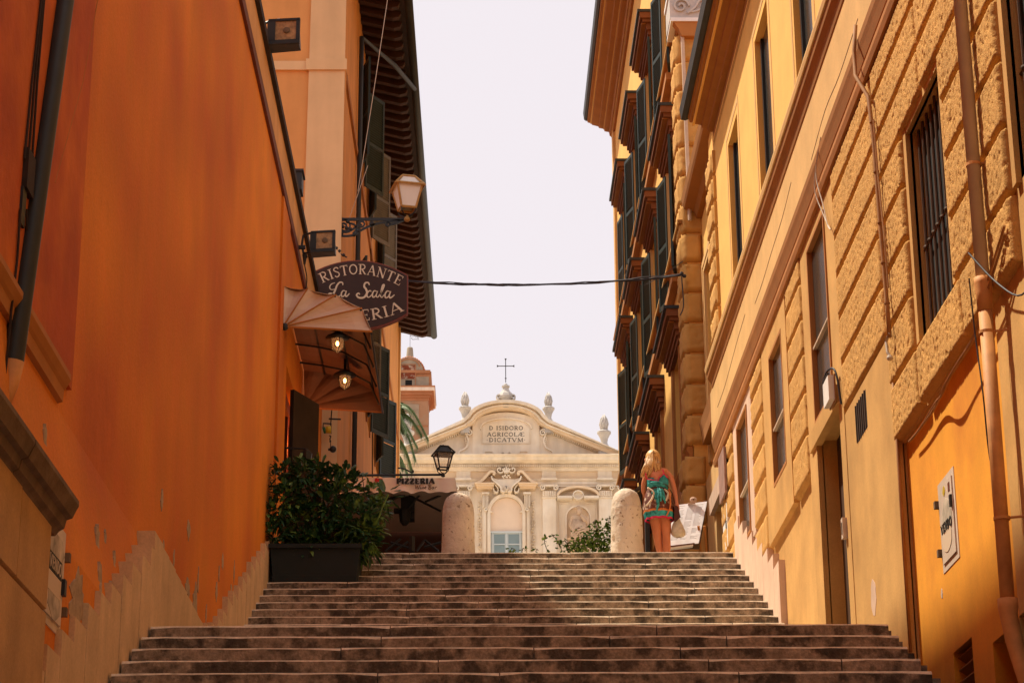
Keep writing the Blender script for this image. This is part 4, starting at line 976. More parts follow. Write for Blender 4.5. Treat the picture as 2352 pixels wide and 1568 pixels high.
for sg in (1, -1):
    g = MB(TC); hb(g, sg*132, sg*168, 1095, 1520, 0, .12); hb(g, sg*142, sg*160, 1190, 1520, .12, .18); g.build('window_jamb', M_church, CH)
    g = MB(TC); hb(g, sg*120, sg*172, 1066, 1078, 0, .42); hb(g, sg*126, sg*166, 1078, 1170, .1, .30)
    for k in range(4): hb(g, sg*(129+k*10), sg*(133+k*10), 1080, 1168, .3, .36)
    ribbon(g, [(CXX+sg*(x-CXX), z) for x, z in spiral(CXX+146*PXM, fz(1182), 14*PXM, 3*PXM, 90, 500, 14)], 7*PXM, .1, .36); g.build('console', M_church, CH)
    g = MB(TC)
    for k in range(17):
        b = 1120+k*21; rx = random.Random(k*3+sg)
        for q in range(3): g.ball((CXX+sg*(188+rx.uniform(-10, 10))*PXM, fz(b+rx.uniform(-6, 6)), .06), (6*PXM, 5*PXM, .10), 5)
    stuff(g.build('garland', M_church, CH))
    # curved broken pediment
    o = smooth_curve([(222, 1010), (175, 990), (140, 955), (112, 925), (84, 930), (90, 948)], 5)
    g = MB(TC); ribbon(g, [(CXX+sg*a*PXM, fz(b)) for a, b in o], 17*PXM, 0, .52)
    hb(g, sg*88, sg*212, 1014, 1028, 0, .55); hb(g, sg*82, sg*218, 1006, 1014, 0, .62); hb(g, sg*96, sg*204, 1028, 1040, 0, .40)
    g.plate([(CXX+sg*a*PXM, fz(b)) for a, b in [(88, 1006), (104, 945), (122, 948), (168, 998), (168, 1006)]], 0, .2)
    g.build('broken_pediment', M_churchw, CH)
    g = MB(TC); ribbon(g, [(CXX+sg*a*PXM, fz(b)) for a, b in smooth_curve([(14, 905), (30, 930), (56, 925), (60, 905), (42, 898), (44, 914)], 5)], 7*PXM, .2, .50)
    ribbon(g, [(CXX+sg*a*PXM, fz(b)) for a, b in smooth_curve([(104, 958), (96, 985), (66, 1010), (40, 1035), (36, 1060), (12, 1068)], 5)], 9*PXM, .2, .58)
    ribbon(g, [(CXX+sg*a*PXM, fz(b)) for a, b in smooth_curve([(90, 1000), (60, 1040), (62, 1065), (82, 1062), (90, 1040)], 5)], 7*PXM, .1, .46); stuff(g.build('crest_scroll', M_church, CH))
g = MB(TC); g.plate([P(-98, 960), P(-60, 975), P(0, 968), P(60, 975), P(98, 960), P(84, 995), P(44, 1028), P(30, 1062), P(-30, 1062), P(-44, 1028), P(-84, 995)], 0, .36); g.ball((CXX, fz(1040), .36), (22*PXM, 26*PXM, .14), 10)
for a in (-30, -15, 0, 15, 30): ribbon(g, [P(a*.3, 935), P(a*.7, 912), P(a, 892+abs(a)*.5)], 7*PXM, .2, .54)
for k in range(9): g.ball((CXX+(-26+k*6.5)*PXM, fz(955+9*math.sin(k*1.7)), .42), 7*PXM, 6)
g.build('crest', M_church, CH)
g = MB(TC); ribbon(g, [P(-7, 1030), P(7, 1030)], 3*PXM, .45, .52); ribbon(g, [P(0, 1030), P(0, 1046)], 4*PXM, .45, .52); g.build('carved_mark', M_letter, CH)
# niche bay with statue
NX = 504
nich = [P(NX-86, 1500), P(NX-86, 1235)]+[P(NX+86*math.cos(math.pi*(1-i/14)), 1235-84*math.sin(math.pi*i/14)) for i in range(15)]+[P(NX+86, 1235), P(NX+86, 1500)]
for side in (1, -1):
    def S_(pts): return [(CXX+side*(x-CXX), z) for x, z in pts]
    g = MB(TC); g.plate(S_(nich), -.05, .012); nc = g.build('niche', M_churchw, CH)
    g = MB(TC); ribbon(g, S_(nich), 12*PXM, 0, .16); g.build('niche_moulding', M_church, nc)
    g = MB(TC); ribbon(g, S_([P(NX-128, 1460), P(NX-128, 1130), P(NX-60, 1128)]), 6*PXM, 0, .08); ribbon(g, S_([P(NX+128, 1460), P(NX+128, 1130), P(NX+60, 1128)]), 6*PXM, 0, .08); g.build('niche_panel_edge', M_church, nc)
    segp = [P(NX+144*math.cos(math.pi*(1-i/14)), 1092-64*math.sin(math.pi*i/14)) for i in range(15)]
    g = MB(TC); ribbon(g, S_(segp), 16*PXM, 0, .42); g.build('segmental_pediment', M_churchw, nc)
    g = MB(TC)
    for q in (1, -1):
        x0_, x1_ = NX+q*40, NX+q*146; a0, a1 = sorted((side*x0_, side*x1_)); hb(g, a0, a1, 1092, 1110, 0, .44)
    g.build('pediment_base', M_church, nc)
    g = MB(TC); sh = [P(NX+36*math.cos(R(t)), 1088-28*math.sin(R(t))*(1.1 if t < 180 else 1)) for t in range(0, 360, 24)]; g.plate(S_(sh), 0, .34); ribbon(g, S_(sh+[sh[0]]), 7*PXM, .3, .46); g.build('shell', M_church, nc)
# statue
def skin_body(name, verts, edges, m_, parent, lvl=2, root=0, label=None):
    me = bpy.data.meshes.new(name); o3 = BASE[parent.name]
    me.from_pydata([(v[0]-o3.x, v[1]-o3.y, v[2]-o3.z) for v, r in verts], edges, [])
    o = bpy.data.objects.new(name, me); scn.collection.objects.link(o); o.parent = parent; BASE[o.name] = o3
    sm = o.modifiers.new('skin', 'SKIN'); sm.use_smooth_shade = True
    if not me.skin_vertices: me.skin_vertices.new()
    for i, (v, r) in enumerate(verts):
        r = r if isinstance(r, tuple) else (r, r); me.skin_vertices[0].data[i].radius = r; me.skin_vertices[0].data[i].use_root = (i == root)
    s2 = o.modifiers.new('sub', 'SUBSURF'); s2.levels = lvl; s2.render_levels = lvl
    me.materials.append(m_); return o
ST = thing('saint_statue', 'seated robed bearded stone figure in the right niche of the church front', 'statue', (fx(1362), YC-.3, fz(1440)))
def SP(a, b, w_): return (fx(a), YC-w_, fz(b))
vs = [(SP(1362, 1350, .3), .27), (SP(1360, 1290, .3), .26), (SP(1362, 1240, .3), .24), (SP(1364, 1222, .32), .085), (SP(1366, 1190, .38), .13), (SP(1366, 1178, .38), .10),
      (SP(1325, 1245, .32), .12), (SP(1308, 1300, .36), .11), (SP(1330, 1335, .5), .09), (SP(1405, 1248, .32), .12), (SP(1422, 1290, .4), .10), (SP(1395, 1265, .6), .07), (SP(1376, 1232, .58), .05),
      (SP(1340, 1360, .5), .25), (SP(1330, 1400, .6), .23), (SP(1355, 1465, .5), .22), (SP(1395, 1360, .5), .22), (SP(1400, 1410, .58), .20), (SP(1395, 1470, .5), .2)]
es = [(0, 1), (1, 2), (2, 3), (3, 4), (4, 5), (2, 6), (6, 7), (7, 8), (2, 9), (9, 10), (10, 11), (11, 12), (0, 13), (13, 14), (14, 15), (0, 16), (16, 17), (17, 18)]
skin_body('figure', vs, es, M_statue, ST)
g = MB()
for k in range(11):
    a0 = 1318+k*9; g.tube([SP(a0+(8 if k < 5 else -8), 1262, .52), SP(a0, 1320, .60), SP(a0-6, 1380, .74), SP(a0-2, 1440, .72)], [.02, .035, .045, .04], 6)
for k in range(5): g.tube(smooth_curve([SP(1315, 1340+k*12, .62), SP(1345, 1352+k*15, .80), SP(1400, 1330+k*17, .72)], 4), .035, 6)
g.build('robe_folds', M_statue, ST, smooth=True)
g = MB(); g.ball(SP(1366, 1208, .45), (.10, .10, .16), 8); g.build('beard', M_statue, ST, smooth=True)
g = MB(); g.ball(SP(1364, 1178, .36), (.14, .14, .10), 10); g.build('hair', M_statue, ST, smooth=True)
g = MB(); g.tube([SP(1428, 1240, .6), SP(1424, 1440, .7)], .025, 6); g.build('staff', M_statue, ST)
g = MB(); g.box(fx(1290), fx(1436), YC-.9, YC-.02, fz(1490), fz(1440)); g.build('plinth', M_statue, ST)
# torch urns and crowning cross
def urn(a, btop, bbot, label, full=True):
    x, z0, z1 = fx(a), fz(bbot), fz(btop); H_ = z1-z0; t = thing('torch_urn', label, 'urn', (x, YC-.15, z0), 'stone torch urns along the church gable'); c = (x, YC-.15, z0)
    g = MB(); g.lathe(c, [(.16*H_, -.4), (.16*H_, 0), (.13*H_, .10*H_), (.09*H_, .17*H_), (.085*H_, .22*H_), (.11*H_, .33*H_), (.155*H_, .42*H_), (.185*H_, .46*H_), (.185*H_, .50*H_), (.12*H_, .54*H_), (.08*H_, .56*H_)], 12); g.build('pedestal', M_urn, t, smooth=False)
    g = MB(); rr_ = random.Random(int(a))
    for k in range(9):
        th = k*2*math.pi/9; r0 = .085*H_
        g.tube([(c[0]+r0*math.cos(th)*.7, c[1]+r0*math.sin(th)*.7, z0+.54*H_), (c[0]+r0*math.cos(th+.4)*1.1, c[1]+r0*math.sin(th+.4)*1.1, z0+.70*H_), (c[0]+r0*math.cos(th+.9)*.9, c[1]+r0*math.sin(th+.9)*.9, z0+.84*H_), (c[0]+r0*math.cos(th+1.3)*.25, c[1]+r0*math.sin(th+1.3)*.25, z0+(.94+.06*rr_.random())*H_)], [.035*H_, .042*H_, .03*H_, .006*H_], 6)
    g.build('flame', M_urn, t, smooth=True)
urn(567, 340, 575, 'stone torch urn left of the rounded gable'); urn(1162, 346, 575, 'stone torch urn right of the rounded gable')
urn(1555, 500, 760, 'stone torch urn low on the right slope of the church gable'); urn(158, 496, 760, 'stone torch urn half behind palm fronds on the left gable slope')
fx_ = thing('cross_finial', 'bulbous stone finial carrying an iron cross on top of the church', 'finial', (fx(858), YC-.15, fz(440)))
c = (fx(858), YC-.15, fz(436)); u_ = PXM
g = MB(); g.lathe(c, [(52*u_, -.2), (52*u_, 18*u_), (44*u_, 30*u_), (56*u_, 42*u_), (60*u_, 58*u_), (50*u_, 78*u_), (32*u_, 96*u_), (24*u_, 112*u_), (22*u_, 124*u_), (30*u_, 130*u_), (30*u_, 140*u_), (14*u_, 146*u_), (10*u_, 156*u_)], 8); g.build('finial_body', M_urn, fx_)
for sg in (1, -1):
    g = MB(TF(YC-.2)); ribbon(g, [(CXX+sg*(x-CXX), z) for x, z in spiral(CXX+48*u_, c[2]+48*u_, 22*u_, 4*u_, -90, 300, 16)], 9*u_, 0, .2); g.build('side_scroll', M_urn, fx_)
g = MB(TF(YC-.15))
def crossbar(p, q): g.tube([(p[0], p[1], 0), (q[0], q[1], 0)], 3.2*u_, 6)
crossbar(P(0, 278), P(0, 112)); crossbar(P(-60, 163), P(60, 163))
for a, b, dx, dy in ((-60, 163, 0, 1), (60, 163, 0, 1), (0, 112, 1, 0), (0, 250, 1, 0)): crossbar(P(a-7*dx, b-7*dy), P(a+7*dx, b+7*dy))
for a, b in ((-56, 163), (56, 163), (0, 116)): g.ball((*P(a, b), 0), 6*u_, 6)
g.build('iron_cross', M_wire, fx_)

# bell tower behind
YT = 100.0
tc = crop(960, 840, 6.03)
def tw(a, b): p = Wy(*tc(a, b), YT); return p.x, p.z
pm = abs(tw(500, 500)[0]-tw(400, 500)[0])/100; TXc = tw(235, 500)[0]
def tz(b): return tw(235, b)[1]
BT = thing('bell_tower', 'weathered bell tower with small tiled dome behind the church on the left', 'tower', (TXc, YT, PZ))
def tb(g, hw_, b0, b1, ext=0): g.box(TXc-hw_*pm, TXc+hw_*pm, YT-ext*pm, YT+2*hw_*pm+ext*pm, tz(b1), tz(b0))
g = MB(); tb(g, 285, 830, 3400); g.build('tower_shaft', M_tower, BT)
for b0, b1, e in ((1000, 1060, 14), (980, 1000, 30)): pass
for k, (b0, b1, h_) in enumerate(((790, 830, 295), (755, 790, 315), (722, 755, 345), (705, 722, 362), (655, 705, 378), (636, 655, 386))):
    g = MB(); tb(g, h_, b0, b1, h_-285); g.build('tower_cornice', M_church if k == 4 else M_towertrim, BT)
g = MB(); tb(g, 325, 400, 637); g.build('upper_stage', M_towertrim, BT)
g = MB(); tb(g, 290, 480, 636, 4); g.build('render_panel', M_towergrey, BT)
g = MB(); tb(g, 318, 425, 440, 12); tb(g, 312, 385, 425, 22); g.build('upper_cornice', M_towertrim, BT)
g = MB(TF(YT)); cn = (TXc-5*pm); pts = [(cn+q*pm, tz(b)) for q, b in [(-235, 440)]+[(-215*math.cos(math.pi*i/14), 420-225*math.sin(math.pi*i/14)) for i in range(15)]+[(235, 440)]]; g.plate(pts, -.3, 8*pm); g.build('dome_front', M_towergrey, BT)
g = MB(TF(YT)); ribbon(g, [(cn+155*math.cos(math.pi*(1-i/12))*pm, tz(330-110*math.sin(math.pi*i/12))) for i in range(13)], 16*pm, 8*pm, 20*pm); g.build('dome_arch', M_towertrim, BT)
g = MB(TF(YT)); g.box(cn-115*pm, cn+92*pm, tz(512), tz(315), 8*pm, 14*pm); g.build('shutter_panel', M_rustpanel, BT)
g = MB(TF(YT)); g.box(cn-118*pm, cn-128*pm, tz(520), tz(305), 8*pm, 20*pm); g.box(cn+92*pm, cn+102*pm, tz(636), tz(305), 8*pm, 20*pm); g.box(cn-128*pm, cn+102*pm, tz(305), tz(297), 8*pm, 20*pm); g.build('panel_frame', M_towertrim, BT)
g = MB(TF(YT)); g.box(cn-50*pm, cn+48*pm, tz(630), tz(530), 7*pm, 9*pm); g.build('opening', M_darkin, BT)
g = MB(TF(YT))
g.build('x', M_tile, BT) if False else None
rt = random.Random(2)
for i in range(20):
    th = math.pi*(.04+.92*i/19.); x_ = cn-228*math.cos(th)*pm; z_ = tz(425-238*math.sin(th))
    g = MB(); g.ball((x_, YT+.15, z_), (22*pm, 60*pm, 20*pm), 6); g.build('roof_tile', M_tile, BT)
g = MB(); g.lathe((TXc+5*pm, YT+.3, tz(190)), [(60*pm, -.1), (58*pm, 20*pm), (46*pm, 160*pm), (38*pm, 178*pm), (20*pm, 184*pm)], 10); g.build('pinnacle', M_towergrey, BT, smooth=True)
g = MB(); x0_, z0_ = TXc+5*pm, tz(10); g.tube([(x0_, YT+.3, z0_), (x0_, YT+.3, z0_+250*pm)], 3*pm, 5)
fl_ = [(0, 155), (35, 170), (60, 165), (85, 150), (70, 175), (120, 178), (140, 170), (110, 195), (135, 215), (90, 210), (40, 215), (15, 190)]
g.tube([(x0_+a*pm, YT+.3, z0_+(330-b)*pm) for a, b in fl_[:6]], 4*pm, 5); g.tube([(x0_+a*pm, YT+.3, z0_+(330-b)*pm) for a, b in fl_[6:]], 4*pm, 5); g.build('weather_vane', M_wire, BT)
g = MB(TF(YT)); g.box(TXc-200*pm, TXc+150*pm, tz(1200), tz(885), -.05, .03); g.build('faded_panel', M_towergrey, BT)
g = MB(TF(YT)); 
nich_t = [(cn-120*pm, tz(1260)), (cn-120*pm, tz(1100)), (cn-80*pm, tz(1060)), (cn-20*pm, tz(1030)), (cn+30*pm, tz(1050)), (cn+40*pm, tz(1110)), (cn+40*pm, tz(1300))]
g.plate(nich_t, -.05, .04); g.build('belfry_opening', M_darkin, BT)
g = MB(TF(YT)); g.box(TXc-285*pm, TXc+288*pm, tz(1206), tz(1196), 0, .03); g.build('tower_band', M_towertrim, BT)
# palm
PT = thing('palm_tree', 'palm tree with drooping fronds beside the left side of the church', 'palm tree', (-3.2, 66, PZ))
pc = Wy(850, 985, 66)
g = MB(); g.tube([(pc.x, 66, PZ), (pc.x, 66, pc.z)], [.3, .24], 10); g.build('trunk', M_stem, PT, smooth=True)
def frond(end, mid, n=46, ll=.75):
    g = MB(); pts = smooth_curve([tuple(pc), mid, end], 10)
    g.tube(pts, [.035]*(len(pts)-1)+[.01], 5); N = len(pts)
    rq = random.Random(int(end[0]*100))
    for k in range(n):
        t = .12+.88*k/n; i = min(int(t*(N-1)), N-2); f_ = t*(N-1)-i
        p = Vector(pts[i]).lerp(Vector(pts[i+1]), f_); d = (Vector(pts[i+1])-Vector(pts[i])).normalized()
        L_ = ll*(1-.55*t)
        for s_ in (1, -1):
            q = (d*.75+Vector((0, s_*.5, 0))+Vector((s_*.35, 0, -.55))).normalized()*L_*rq.uniform(.8, 1.1); w_ = d*.03
            g.add([tuple(p-w_), tuple(p+w_), tuple(p+q)], [(0, 1, 2)])
    g.build('frond', M_palm, PT, recalc=False)
for (ex, ey), (mx, my) in (((985, 1012), (930, 930)), ((960, 1030), (915, 960)), ((948, 1085), (918, 1010)), ((938, 1092), (905, 1030)), ((930, 950), (905, 918)), ((970, 1000), (925, 950)), ((935, 990), (905, 940)), ((925, 1100), (895, 1040)), ((890, 860), (870, 900)), ((820, 900), (840, 930)), ((955, 1060), (925, 985)), ((800, 1050), (830, 980)), ((928, 1075), (915, 1045))):
    e = Wy(ex, ey, 66+random.uniform(-1, 1)); m_ = Wy(mx, my, 66); frond(tuple(e), tuple(m_))

# ================================================================== OBJECTS ON THE LEFT
# floodlights on the wall
def flood(px0, py0, px1, py1, Y, label):
    a = Wy(px0, py0, Y); b = Wy(px1, py1, Y); W_ = b.x-a.x; H_ = a.z-b.z; x0, z0 = a.x, b.z
    t = thing('floodlight', label, 'floodlight', (x0, Y, z0), 'floodlights on the orange wall')
    g = MB(); th = R(-7)
    def Q(u, d, v): return (x0+W_*u+d*.12, Y-.02+d, z0+H_*v+W_*u*.06)
    n = [(.30, 0, .05), (1, 0, .0), (1, 0, .86), (.30, 0, .80)]; bk = [(.22, .30, .10), (.95, .26, .08), (.92, .22, 1.0), (.22, .26, .96)]
    g.add([Q(*p) for p in n]+[Q(*p) for p in bk], [(0, 1, 2, 3), (4, 5, 6, 7), (0, 1, 5, 4), (1, 2, 6, 5), (2, 3, 7, 6), (3, 0, 4, 7)]); g.build('housing', M_black, t)
    g = MB()
    for u0, u1, v0, v1 in ((.30, 1.02, -.02, .12), (.30, 1.02, .80, .88), (.28, .46, .10, .82), (.94, 1.02, .10, .82)):
        g.add([Q(u0, -.02, v0), Q(u1, -.02, v0), Q(u1, -.02, v1), Q(u0, -.02, v1), Q(u0, .02, v0), Q(u1, .02, v0), Q(u1, .02, v1), Q(u0, .02, v1)], [(0, 1, 2, 3), (4, 5, 6, 7), (0, 1, 5, 4), (1, 2, 6, 5), (2, 3, 7, 6), (3, 0, 4, 7)])
    g.build('front_frame', M_iron, t)
    g = MB(); g.add([Q(.46, -.004, .12), Q(.94, -.004, .12), Q(.94, -.004, .80), Q(.46, -.004, .80)], [(0, 1, 2, 3)]); gl = g.build('glass', M_floodgl, t)
    g = MB(); q = Q(.72, -.012, .46); g.ball(q, (.04, .012, .04), 10); g.build('lamp_bulb', M_darkstone, gl)
    g = MB(); g.tube([Q(.28, .06, .9), Q(.02, .10, .85), Q(-.02, .12, .5), Q(.04, .10, .1), Q(.28, .06, .06)], .016, 6); g.build('bracket', M_black, t)
    g = MB(); g.tube([Q(.05, .1, .12), Q(.16, .1, -.1), Q(.2, .12, .0)], .01, 5); g.box(XL-.02, x0+W_*.12, Y+.06, Y+.12, z0+H_*.3, z0+H_*.42); g.build('arm', M_black, t)
    g = MB(); g.box(Q(.5, 0, 0)[0], Q(.56, 0, 0)[0], Y-.03, Y+.0, z0+H_*.885, z0+H_*.95); g.build('warning_sticker', M_white, t)
flood(588, 42, 686, 106, 22.6, 'upper black floodlight high on the orange wall by the roof gutter')
flood(692, 528, 768, 582, 27.5, 'lower black floodlight on the orange wall above the restaurant sign')
g = MB(); a = Wy(700, 585, 27.6); g.tube([tuple(a), (a.x+.0, 27.6, a.z-.14)], [.04, .015], 6); g.tube(smooth_curve([(a.x, 27.6, a.z-.14), (a.x+.03, 27.7, a.z-.35), (a.x-.05, 27.9, a.z-.55)], 4), .008, 5)
tag(g.build('lamp_feed', M_black), 'short black feed cable dangling under the lower floodlight', 'cable')
ab = thing('alarm_box', 'small dark box fixed at the gutter between the two floodlights', 'box', (XL+.1, 27.5, 13.5))
g = MB(); a = Wy(676, 400, 27.5); b = Wy(694, 440, 27.5); g.box(a.x, b.x, 27.4, 27.7, b.z, a.z); g.build('box_body', M_black, ab)
g = MB(); g.box(a.x-.02, b.x+.02, 27.38, 27.72, a.z, a.z+.03); g.build('cap', M_wire, ab)
# restaurant sign
SY = 31.0
c5 = crop(640, 380, 3.563)
def sg_(a, b): p = Wy(*c5(a, b), SY); return (p.x, p.z)
SN = thing('restaurant_sign', 'brown barrel-shaped restaurant sign projecting from the left wall, cream serif lettering', 'sign', (sg_(860, 1200)[0], SY, sg_(860, 1500)[1]))
def arcpts(xa, ya, xm, ym, xb, yb, n=16):
    out = []
    for i in range(n+1):
        t = i/n; out.append(((1-t)**2*xa+2*t*(1-t)*xm+t*t*xb, (1-t)**2*ya+2*t*(1-t)*ym+t*t*yb))
    return out
topc = arcpts(440, 1012, 850, 795, 1270, 1040); botc = arcpts(1268, 1375, 850, 1640, 440, 1390)
outl = [sg_(*p) for p in topc+botc]
TS = TF(SY)
g = MB(TS); g.plate(outl, -.10, .0); g.build('sign_body', M_signrim, SN)
cxs, czs = sg_(855, 1205); ins = [(cxs+(x-cxs)*.975, czs+(z-czs)*.97) for x, z in outl]
g = MB(TS); g.plate(ins, .0, .008); g.build('sign_face', M_sign, SN)
def onarc(xa, ya, xm, ym, xb, yb, hh):
    def f(t, v):
        x = (1-t)**2*xa+2*t*(1-t)*xm+t*t*xb; y = (1-t)**2*ya+2*t*(1-t)*ym+t*t*yb
        dx = 2*(1-t)*(xm-xa)+2*t*(xb-xm); dy = 2*(1-t)*(ym-ya)+2*t*(yb-ym); l = math.hypot(dx, dy)
        return sg_(x+dy/l*v, y-dx/l*v)
    return f
g = MB(TS); f = onarc(522, 1112, 860, 945, 1195, 1135, 0); text_line(g, 'RISTORANTE', 0, 1, 0, 88, .008, .014, place=f); g.build('lettering', M_signlet, SN)
g = MB(TS); f = onarc(520, 1360, 850, 1520, 1235, 1350, 0); text_line(g, 'PIZZERIA', 0, 1, 0, 96, .008, .014, place=lambda t, v: f(t, v)); g.build('lettering', M_signlet, SN)
# script lettering La Scala, x to the right, y down in crop px
SC = [([(702, 1128), (700, 1108), (676, 1104), (652, 1130), (636, 1172), (618, 1206), (592, 1222), (578, 1210), (600, 1200), (634, 1218), (662, 1228), (688, 1212)], 12), ([(640, 1160), (604, 1168), (588, 1148), (602, 1120), (634, 1108)], 7),
      ([(728, 1182), (706, 1176), (690, 1200), (694, 1226), (712, 1222), (730, 1190)], 9), ([(734, 1178), (724, 1212), (736, 1226), (760, 1200)], 10),
      ([(932, 1128), (925, 1108), (898, 1110), (888, 1140), (905, 1165), (912, 1200), (885, 1235), (845, 1238), (822, 1215), (838, 1198), (850, 1210)], 13),
      ([(950, 1186), (938, 1176), (918, 1192), (912, 1222), (930, 1234), (958, 1208)], 9),
      ([(998, 1184), (976, 1178), (960, 1204), (964, 1232), (984, 1226), (1000, 1194)], 9), ([(1006, 1180), (994, 1216), (1004, 1234), (1030, 1204), (1056, 1150), (1062, 1126), (1048, 1132), (1036, 1180), (1030, 1220), (1042, 1236), (1062, 1212)], 9),
      ([(1112, 1186), (1088, 1180), (1070, 1208), (1074, 1238), (1094, 1232), (1114, 1198)], 9), ([(1120, 1182), (1106, 1218), (1116, 1240), (1152, 1212)], 10)]
g = MB(TS)
for k, (pts, wd) in enumerate(SC):
    q = smooth_curve([sg_(*p) for p in pts], 5); n = len(q); w0_ = wd*.0021
    ribbon(g, q, [w0_*(.55+.6*math.sin(math.pi*i/(n-1))) for i in range(n)], .008, .0142+k*.0003)
stuff(g.build('script_lettering', M_signlet, SN))
g = MB(); a = sg_(330, 1055); b = sg_(440, 1055); g.box(XL-.1, b[0]+.02, SY+.02, SY+.06, b[1]-.04, b[1]+.04); g.build('support_arm', M_soffit, SN)
# domed awning over the restaurant door
AW = thing('door_awning', 'beige dome awning with fan ribs over the restaurant door', 'awning', (XL, 27.5, 10.5))
YA, YB = 25.75, 29.2
def aw(a, b): p = Wy(*c5(a, b), YA); return (p.x, p.z)
hinge = aw(165, 1488)
rim = [aw(172, 1132), aw(395, 1160), aw(645, 1210), aw(870, 1328), aw(958, 1532)]
rim[0] = (XL+.01, rim[0][1]); hinge = (XL+.03, hinge[1])
zb = rim[-1][1]
def shp(Y): return [(x, Y, z) for x, z in rim]
g = MB(); A = shp(YA); B = shp(YB); H0 = (hinge[0], YA, hinge[1]); H1 = (hinge[0], YB, hinge[1])
def sub(p, q, Y, sag):   # subdivided gore between ribs with a little sag
    pass
fr_ = [[], []]
for side, (Yq, rimp, Hq) in enumerate(((YA, A, H0), (YB, B, H1))):
    for k in range(4):
        p, q = Vector(rimp[k]), Vector(rimp[k+1]); h = Vector(Hq); sgn = -1 if side == 0 else 1
        N = 6; grid = []
        for i in range(N+1):
            t = i/N; r_ = h.lerp(p, t); s_ = h.lerp(q, t); row = []
            for j in range(5):
                u_ = j/4.; c_ = r_.lerp(s_, u_); c_.y -= sgn*.06*math.sin(math.pi*u_)*t*(1+.4*math.sin(t*9+k)); row.append(tuple(c_))
            grid.append(row)
        vs = [x for r0 in grid for x in r0]; g.add(vs, [(i*5+j, i*5+j+1, (i+1)*5+j+1, (i+1)*5+j) for i in range(N) for j in range(4)])
for k in range(4):
    N = 8; vs = []
    for i in range(N+1):
        t = i/N
        for j in range(4):
            u_ = j/3.; p = Vector(A[k]).lerp(Vector(A[k+1]), u_); q = Vector(B[k]).lerp(Vector(B[k+1]), u_); c_ = p.lerp(q, t); c_.z -= .02*math.sin(math.pi*u_); vs.append(tuple(c_))
    g.add(vs, [(i*4+j, i*4+j+1, (i+1)*4+j+1, (i+1)*4+j) for i in range(N) for j in range(3)])
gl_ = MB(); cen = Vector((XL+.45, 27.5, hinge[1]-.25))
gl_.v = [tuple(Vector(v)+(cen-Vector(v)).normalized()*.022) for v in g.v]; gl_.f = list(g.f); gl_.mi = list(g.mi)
g.build('canvas', M_canvas, AW, smooth=False, recalc=False); gl_.build('canvas_shade_layer', mat('awning_shade_brown', rgb(.19, .11, .078), .9, .1, 4), AW, recalc=False)  # inner sheet added; its dark brown stands for the shade under the canvas
for Yq, rimp in ((YA, A), (YB, B)):
    for k in range(1, 5):
        h = (hinge[0], Yq+(-.012 if Yq == YA else .012), hinge[1]); e = (rimp[k][0], h[1], rimp[k][2])
        g = MB(); g.tube([h, e], .010 if k < 4 else .014, 6); g.build('rib', M_mould, AW)
for k in range(1, 5):
    g = MB(); a, b = A[k], B[k]; g.tube([(a[0]-.015, a[1], a[2]-.02), (b[0]-.015, b[1], b[2]-.02)], .014, 6); g.build('frame_tube', M_black, AW)
for Yq in (YA+.5, YA+1.25, YA+2.1, YA+2.9):
    g = MB(); g.tube([(x-.04, Yq, z-.06) for x, z in rim], .014, 6); g.build('frame_hoop', M_black, AW)
for Yq in (YA, YB):
    g = MB(); g.ball((hinge[0]+.02, Yq, hinge[1]), .05, 8); g.build('hinge', M_black, AW)
# lanterns lit under the awning
M_lglass = bpy.data.materials.new('clear_lantern_glass'); M_lglass.use_nodes = True
bb = M_lglass.node_tree.nodes['Principled BSDF']; bb.inputs['Base Color'].default_value = (1, .9, .8, 1); bb.inputs['Roughness'].default_value = .05; bb.inputs['Alpha'].default_value = .18
def hang(px, py, Y, label):
    p = Wy(px, py, Y); t = thing('hanging_lantern', label, 'lantern', tuple(p), 'lit lanterns under the awning')
    c = tuple(p)
    g = MB(); g.lathe(c, [(.02, .42), (.02, .17), (.05, .15), (.15, .09), (.16, .075)], 14); g.build('shade', M_black, t, smooth=True)
    g = MB(); g.lathe(c, [(.08, .06), (.09, .0), (.07, -.07), (.035, -.10), (.01, -.12)], 12); g.build('lantern_glass', M_lglass, t)
    g = MB(); g.ball(c, (.022, .022, .036), 10); g.build('bulb', M_bulb, t, smooth=True)
    for k in range(4):
        th = k*math.pi/2+.4; g = MB(); g.tube([(c[0]+.09*math.cos(th), c[1]+.09*math.sin(th), c[2]+.06), (c[0]+.08*math.cos(th), c[1]+.08*math.sin(th), c[2]-.05), (c[0]+.01*math.cos(th), c[1]+.01*math.sin(th), c[2]-.12)], .006, 5); g.build('bar', M_iron, t)
    l = bpy.data.lights.new('bulb_light', 'POINT'); l.energy = 1.2; l.color = (1, .45, .16); l.shadow_soft_size = .05; lo = bpy.data.objects.new('bulb_light', l); scn.collection.objects.link(lo); lo.location = (0, 0, -.26); lo.parent = t
hang(775, 789, 26.9, 'upper lit lantern hanging under the beige awning'); hang(792, 874, 28.3, 'lower lit lantern hanging under the beige awning')
wl = thing('wall_lamp', 'small glowing orange wall lamp by the red restaurant door', 'lamp', tuple(Wy(695, 1018, 28.8)))
c = tuple(Wy(695, 1018, 28.8)); g = MB(); g.lathe(c, [(.02, .14), (.05, .10), (.10, -.02), (.11, -.05)], 10); g.build('shade', M_bulbred, wl, smooth=True)
g = MB(); g.ball((c[0], c[1], c[2]-.05), .045, 8); g.build('bulb', M_bulb, wl, smooth=True)
g = MB(); g.tube([(c[0], c[1], c[2]+.14), (c[0]-.05, c[1], c[2]+.25), (c[0]-.2, c[1], c[2]+.22)], .012, 6); g.build('arm', M_iron, wl)
